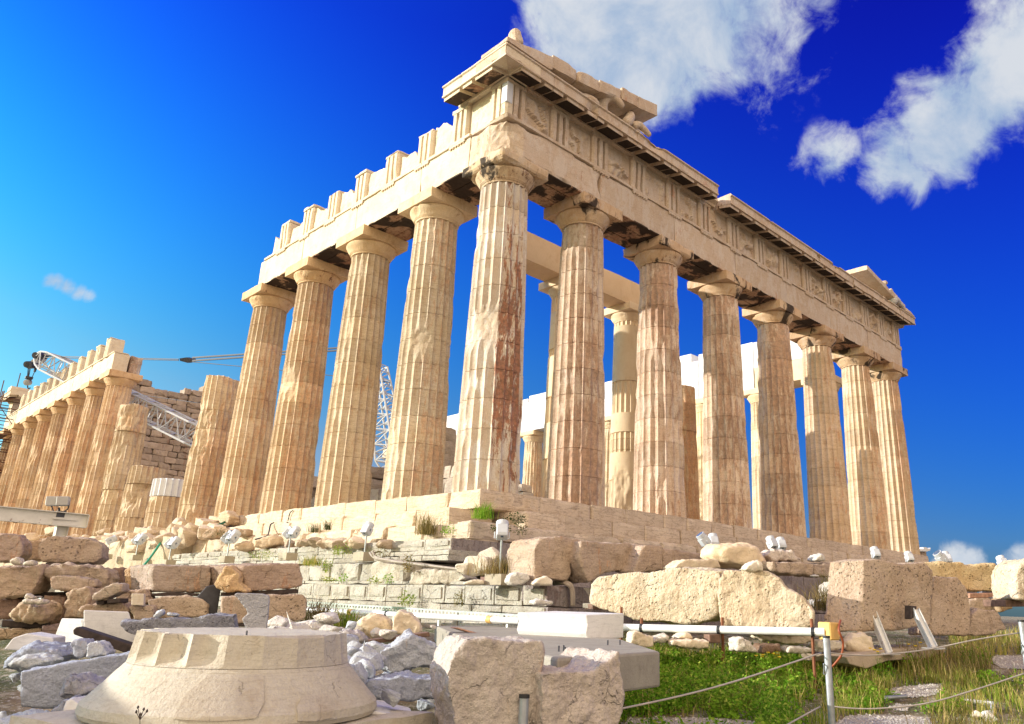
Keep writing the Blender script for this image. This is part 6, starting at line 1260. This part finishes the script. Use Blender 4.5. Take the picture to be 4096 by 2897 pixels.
# gravel patches
def gravelmat():
    m = bpy.data.materials.new('white_gravel'); m.use_nodes = True; t = NT(m.node_tree); co = t.n('ShaderNodeNewGeometry').outputs['Position']
    v = t.n('ShaderNodeTexVoronoi', {'Vector': co, 'Scale': 38.}); c = t.mix(t.ss(v.outputs['Distance'], .1, .6), (.74, .70, .64), (.34, .30, .26)); c = t.mix(t.ss(t.noise(co, 5., 5.), .5, .7), c, (.5, .42, .33))
    bp = t.n('ShaderNodeBump', {'Height': v.outputs['Distance'], 'Strength': 1., 'Distance': .03}); bp.invert = True
    bs = t.n('ShaderNodeBsdfPrincipled', {'Base Color': c, 'Roughness': .95, 'Normal': bp.outputs[0]}); o = t.n('ShaderNodeOutputMaterial'); m.node_tree.links.new(bs.outputs[0], o.inputs[0]); return m
M_['gravel'] = gravelmat()
def onground(u, v):
    lo, hi = 4., 30.
    for _ in range(40):
        m_ = (lo+hi)/2; p = P(u, v, m_)
        if p[2] > gz(p[0], p[1]): lo = m_
        else: hi = m_
    return P(u, v, lo)
gp = []
for k, g in enumerate(GRAV):
    q = np.array([onground(u, v) for u, v in g]); c = q.mean(0); mb = MB(); n = len(q); V = [c]; 
    rings = 8; m = n*6; ang = []
    for i in range(n):
        for j in range(6): ang.append(q[i]+(q[(i+1) % n]-q[i])*j/6)
    ang = np.array(ang); ang = c+(ang-c)*(1+.16*fbm(ang*2.2, 7, 3))[:, None]
    for r in range(1, rings+1): V += list(c+(ang-c)*r/rings)
    V = np.array(V); V[:, 2] = ground_z(V[:, 0], V[:, 1])+.012
    f = [(0, 1+i, 1+(i+1) % m) for i in range(m)]+[(1+r*m+i, 1+(r+1)*m+i, 1+(r+1)*m+(i+1) % m, 1+r*m+(i+1) % m) for r in range(rings-1) for i in range(m)]
    mb.add(V, f); o = mb.build('gravel_path', M_['gravel'], org=c); tag(o, 'white gravel patch showing through the grass', 'path', kind='structure'); gp.append((c, ang))
mb = MB()
for c, ang in gp:
    for i in range(170):
        p = c+(ang[NPR.integers(len(ang))]-c)*math.sqrt(NPR.uniform(0, 1.1)); p[2] = gz(p[0], p[1])+.008; s = NPR.uniform(.008, .026)
        v = NPR.normal(0, 1, (6, 3)); v /= np.linalg.norm(v, axis=1)[:, None]; v = np.array([(1, 0, 0), (-1, 0, 0), (0, 1, 0), (0, -1, 0), (0, 0, .8), (0, 0, -.8)])*s*NPR.uniform(.7, 1.3, (6, 1))
        mb.add(v+p, [(0, 2, 4), (2, 1, 4), (1, 3, 4), (3, 0, 4), (2, 0, 5), (1, 2, 5), (3, 1, 5), (0, 3, 5)], NPR.uniform(.7, 1.1))
o = mb.build('gravel', M_['whiterock'], org=(0, -11, -4)); tag(o, 'loose white gravel stones scattered on the bare patches', 'gravel', kind='stuff')
# yellow flowers, single plants
def plant(p, label, kind, h=.3, r=.15, n=60, mat='weed', fl=0, seed=0, group=None):
    p = np.array(p, float); t = tag(empty('plant', p), label, 'plant', group); mb = MB()
    if kind == 'tuft': blades(mb, p+NPR.normal(0, r*.4, (n, 3))*[1, 1, .1], h, .006, 1., (.6, 1.25))
    else: leaves(mb, p, r, h, n, .05, (.55, 1.1)); blades(mb, p+NPR.normal(0, r*.4, (max(4, n//6), 3))*[1, 1, .1], h*.9, .004, .8)
    mb.build('foliage', M_[mat], t, org=p)
    for i in range(fl):
        c = p+np.array([NPR.normal(0, r*.6), NPR.normal(0, r*.6), h*NPR.uniform(.9, 1.25)]); f = MB(); f.lathe([(.006, -.01), (.028, .0), (.022, .008)], 7, cen=c); f.build('flower', M_['yellow'], t, org=c)
    return t
for k, (u, v, lb, n) in enumerate(((3085, 2712, 'clump of yellow flowers in the grass left of the tall grey post', 9), (3525, 2700, 'small yellow flowered plant right of the tall grey post', 4), (3655, 2668, 'bushy plant with a yellow flower before the propped slab', 3))):
    p = onground(u, v+20); plant(p, lb, 'herb', .34, .2, 130, fl=n)
PL = [(1705, 2138, 19.3, .5, .32, 'drygrass', 'tuft', 'big dry yellow grass tuft on the ledge below the broken step corner', 260), (1800, 2140, 18.9, .34, .22, 'weed', 'herb', 'greenish yellow flowering weed beside the big dry tuft', 120), (1935, 2075, 18.2, .36, .3, 'weed', 'tuft', 'bright green grass tuft in the dark broken corner of the step', 220),
      (2060, 2092, 18.6, .3, .3, 'darkgrass', 'herb', 'dark bushy weed on the second front step near the corner', 160), (2005, 2130, 17.4, .26, .22, 'darkgrass', 'herb', 'dark weed below the front steps, behind the single floodlight', 110), (2080, 2140, 17.2, .4, .16, 'darkgrass', 'herb', 'tall dark weed beside the large broken block', 90),
      (1362, 2222, 19.8, .34, .3, 'grass', 'herb', 'round green-brown bush beside the single floodlight on the ledge', 150), (1522, 2232, 18.6, .32, .2, 'drygrass', 'herb', 'brownish bush right of the cable bundle', 90), (1052, 2238, 21.8, .34, .4, 'grass', 'herb', 'wide green weed on the ledge left of the floodlight pair', 140),
      (1250, 2262, 20.2, .24, .4, 'grass', 'tuft', 'green grassy patch spilling over the foundation below the ledge', 200), (1305, 2292, 19.6, .45, .12, 'grass', 'herb', 'green weed hanging in a joint of the rough pale blocks', 100), (1310, 2332, 19.2, .2, .2, 'grass', 'herb', 'reddish green weed on the thin course under the rough blocks', 80),
      (1372, 2330, 18.8, .24, .12, 'weed', 'herb', 'small green fern in the foundation joint', 60), (1495, 2335, 17.8, .2, .15, 'grass', 'herb', 'low weed left of the bright fern on the foundation', 60), (1552, 2335, 17.4, .3, .12, 'weed', 'herb', 'bright hanging fern on the foundation near the rough lump', 80), (1630, 2290, 16.9, .55, .13, 'drygrass', 'herb', 'brown and green weed filling the gap between the two rough lumps', 130),
      (1625, 2425, 16.3, .38, .18, 'grass', 'herb', 'dark green bush against the foundation wall behind the white pipe', 150), (1832, 2430, 15.2, .42, .1, 'drygrass', 'herb', 'thin reddish weed growing up the foundation wall behind the pipe', 80), (1380, 2510, 12.6, .3, .3, 'grass', 'tuft', 'yellow green grass under the left part of the white pipe', 200), (1270, 2490, 13.5, .4, .4, 'drygrass', 'tuft', 'dry grass at the left start of the white pipe', 220),
      (1310, 2120, 20.3, .28, .12, 'darkgrass', 'tuft', 'small dark tuft growing on the second south step', 70), (1255, 2130, 21.4, .25, .2, 'darkgrass', 'tuft', 'dark tuft on the lower south step, left of the small one', 90), (880, 2150, 24.5, .3, .35, 'darkgrass', 'herb', 'dark moss-like weed beside the looped black cable', 90), (2265, 2335, 14.8, .4, .14, 'drygrass', 'tuft', 'dry grass in the crack between the two large broken blocks', 110),
      (2400, 2275, 15.2, .1, .2, 'weed', 'herb', 'low green plant beside the conduit on the wall top', 60), (1990, 2300, 14.9, .35, .5, 'drygrass', 'tuft', 'brown dry grass behind the pole of the single floodlight', 240), (3330, 2440, 12.9, .4, .5, 'drygrass', 'tuft', 'golden dry grass slope left of the propped upright slab', 420), (3350, 2390, 13.8, .4, .4, 'drygrass', 'tuft', 'dry grass higher up between the white rubble and the upright slab', 260)]
for u, v, D, h, r, mt, kd, lb, n in PL: plant(P(u, v, D), lb, kd, h, r, n, mt)
# thin dark flower stalk before the capital
p = P(560, 2905, 4.6); t = tag(empty('plant', p), 'thin dark dried flower stalk in front of the inverted capital', 'plant'); mb = MB()
tips = [(552, 2830), (575, 2838), (588, 2845), (545, 2848), (562, 2858)]
for (u, v) in tips: mb.path([tuple(p), tuple(P(560, 2880, 4.6)), tuple(P(u, v, 4.6))], .0022, 4); q = P(u, v, 4.6); mb.lathe([(.003, -.008), (.008, 0), (.003, .01)], 6, cen=q)
mb.build('stalk', M_['darkwood'], t, org=p)
for k, (u0, v0, u1, v1, D, lb) in enumerate(((3845, 2822, 3975, 2835, 7.6, 'white plastic pipe end lying in the grass at the right'), (3540, 2812, 3625, 2806, 8.6, 'grey metal tube lying across the gravel'))):
    a_, b_ = onground(u0, v0), onground(u1, v1); mb = MB(); up = np.array([0, 0, .06]); mb.tube(a_+up, b_+up, .026, 10); 
    if k == 0: mb.tube(b_+up, onground(u1-8, v1+40)+up, .026, 10)
    o = mb.build('loose_pipe', M_['pipe' if k == 0 else 'galv'], org=a_); tag(o, lb, 'pipe')
for k, (u, v, s, mt, lb) in enumerate(((3910, 2880, .09, 'cream', 'small tan stone by the white pipe end in the grass'), (3960, 2890, .12, 'whiterock', 'white flat stone at the bottom right beside the pipe end'), (3600, 2765, .05, 'cream', 'lone pebble on the middle gravel patch'))):
    p = onground(u, v); rockat('stone', lb, 'stone', p, s, 1500+k, mt)
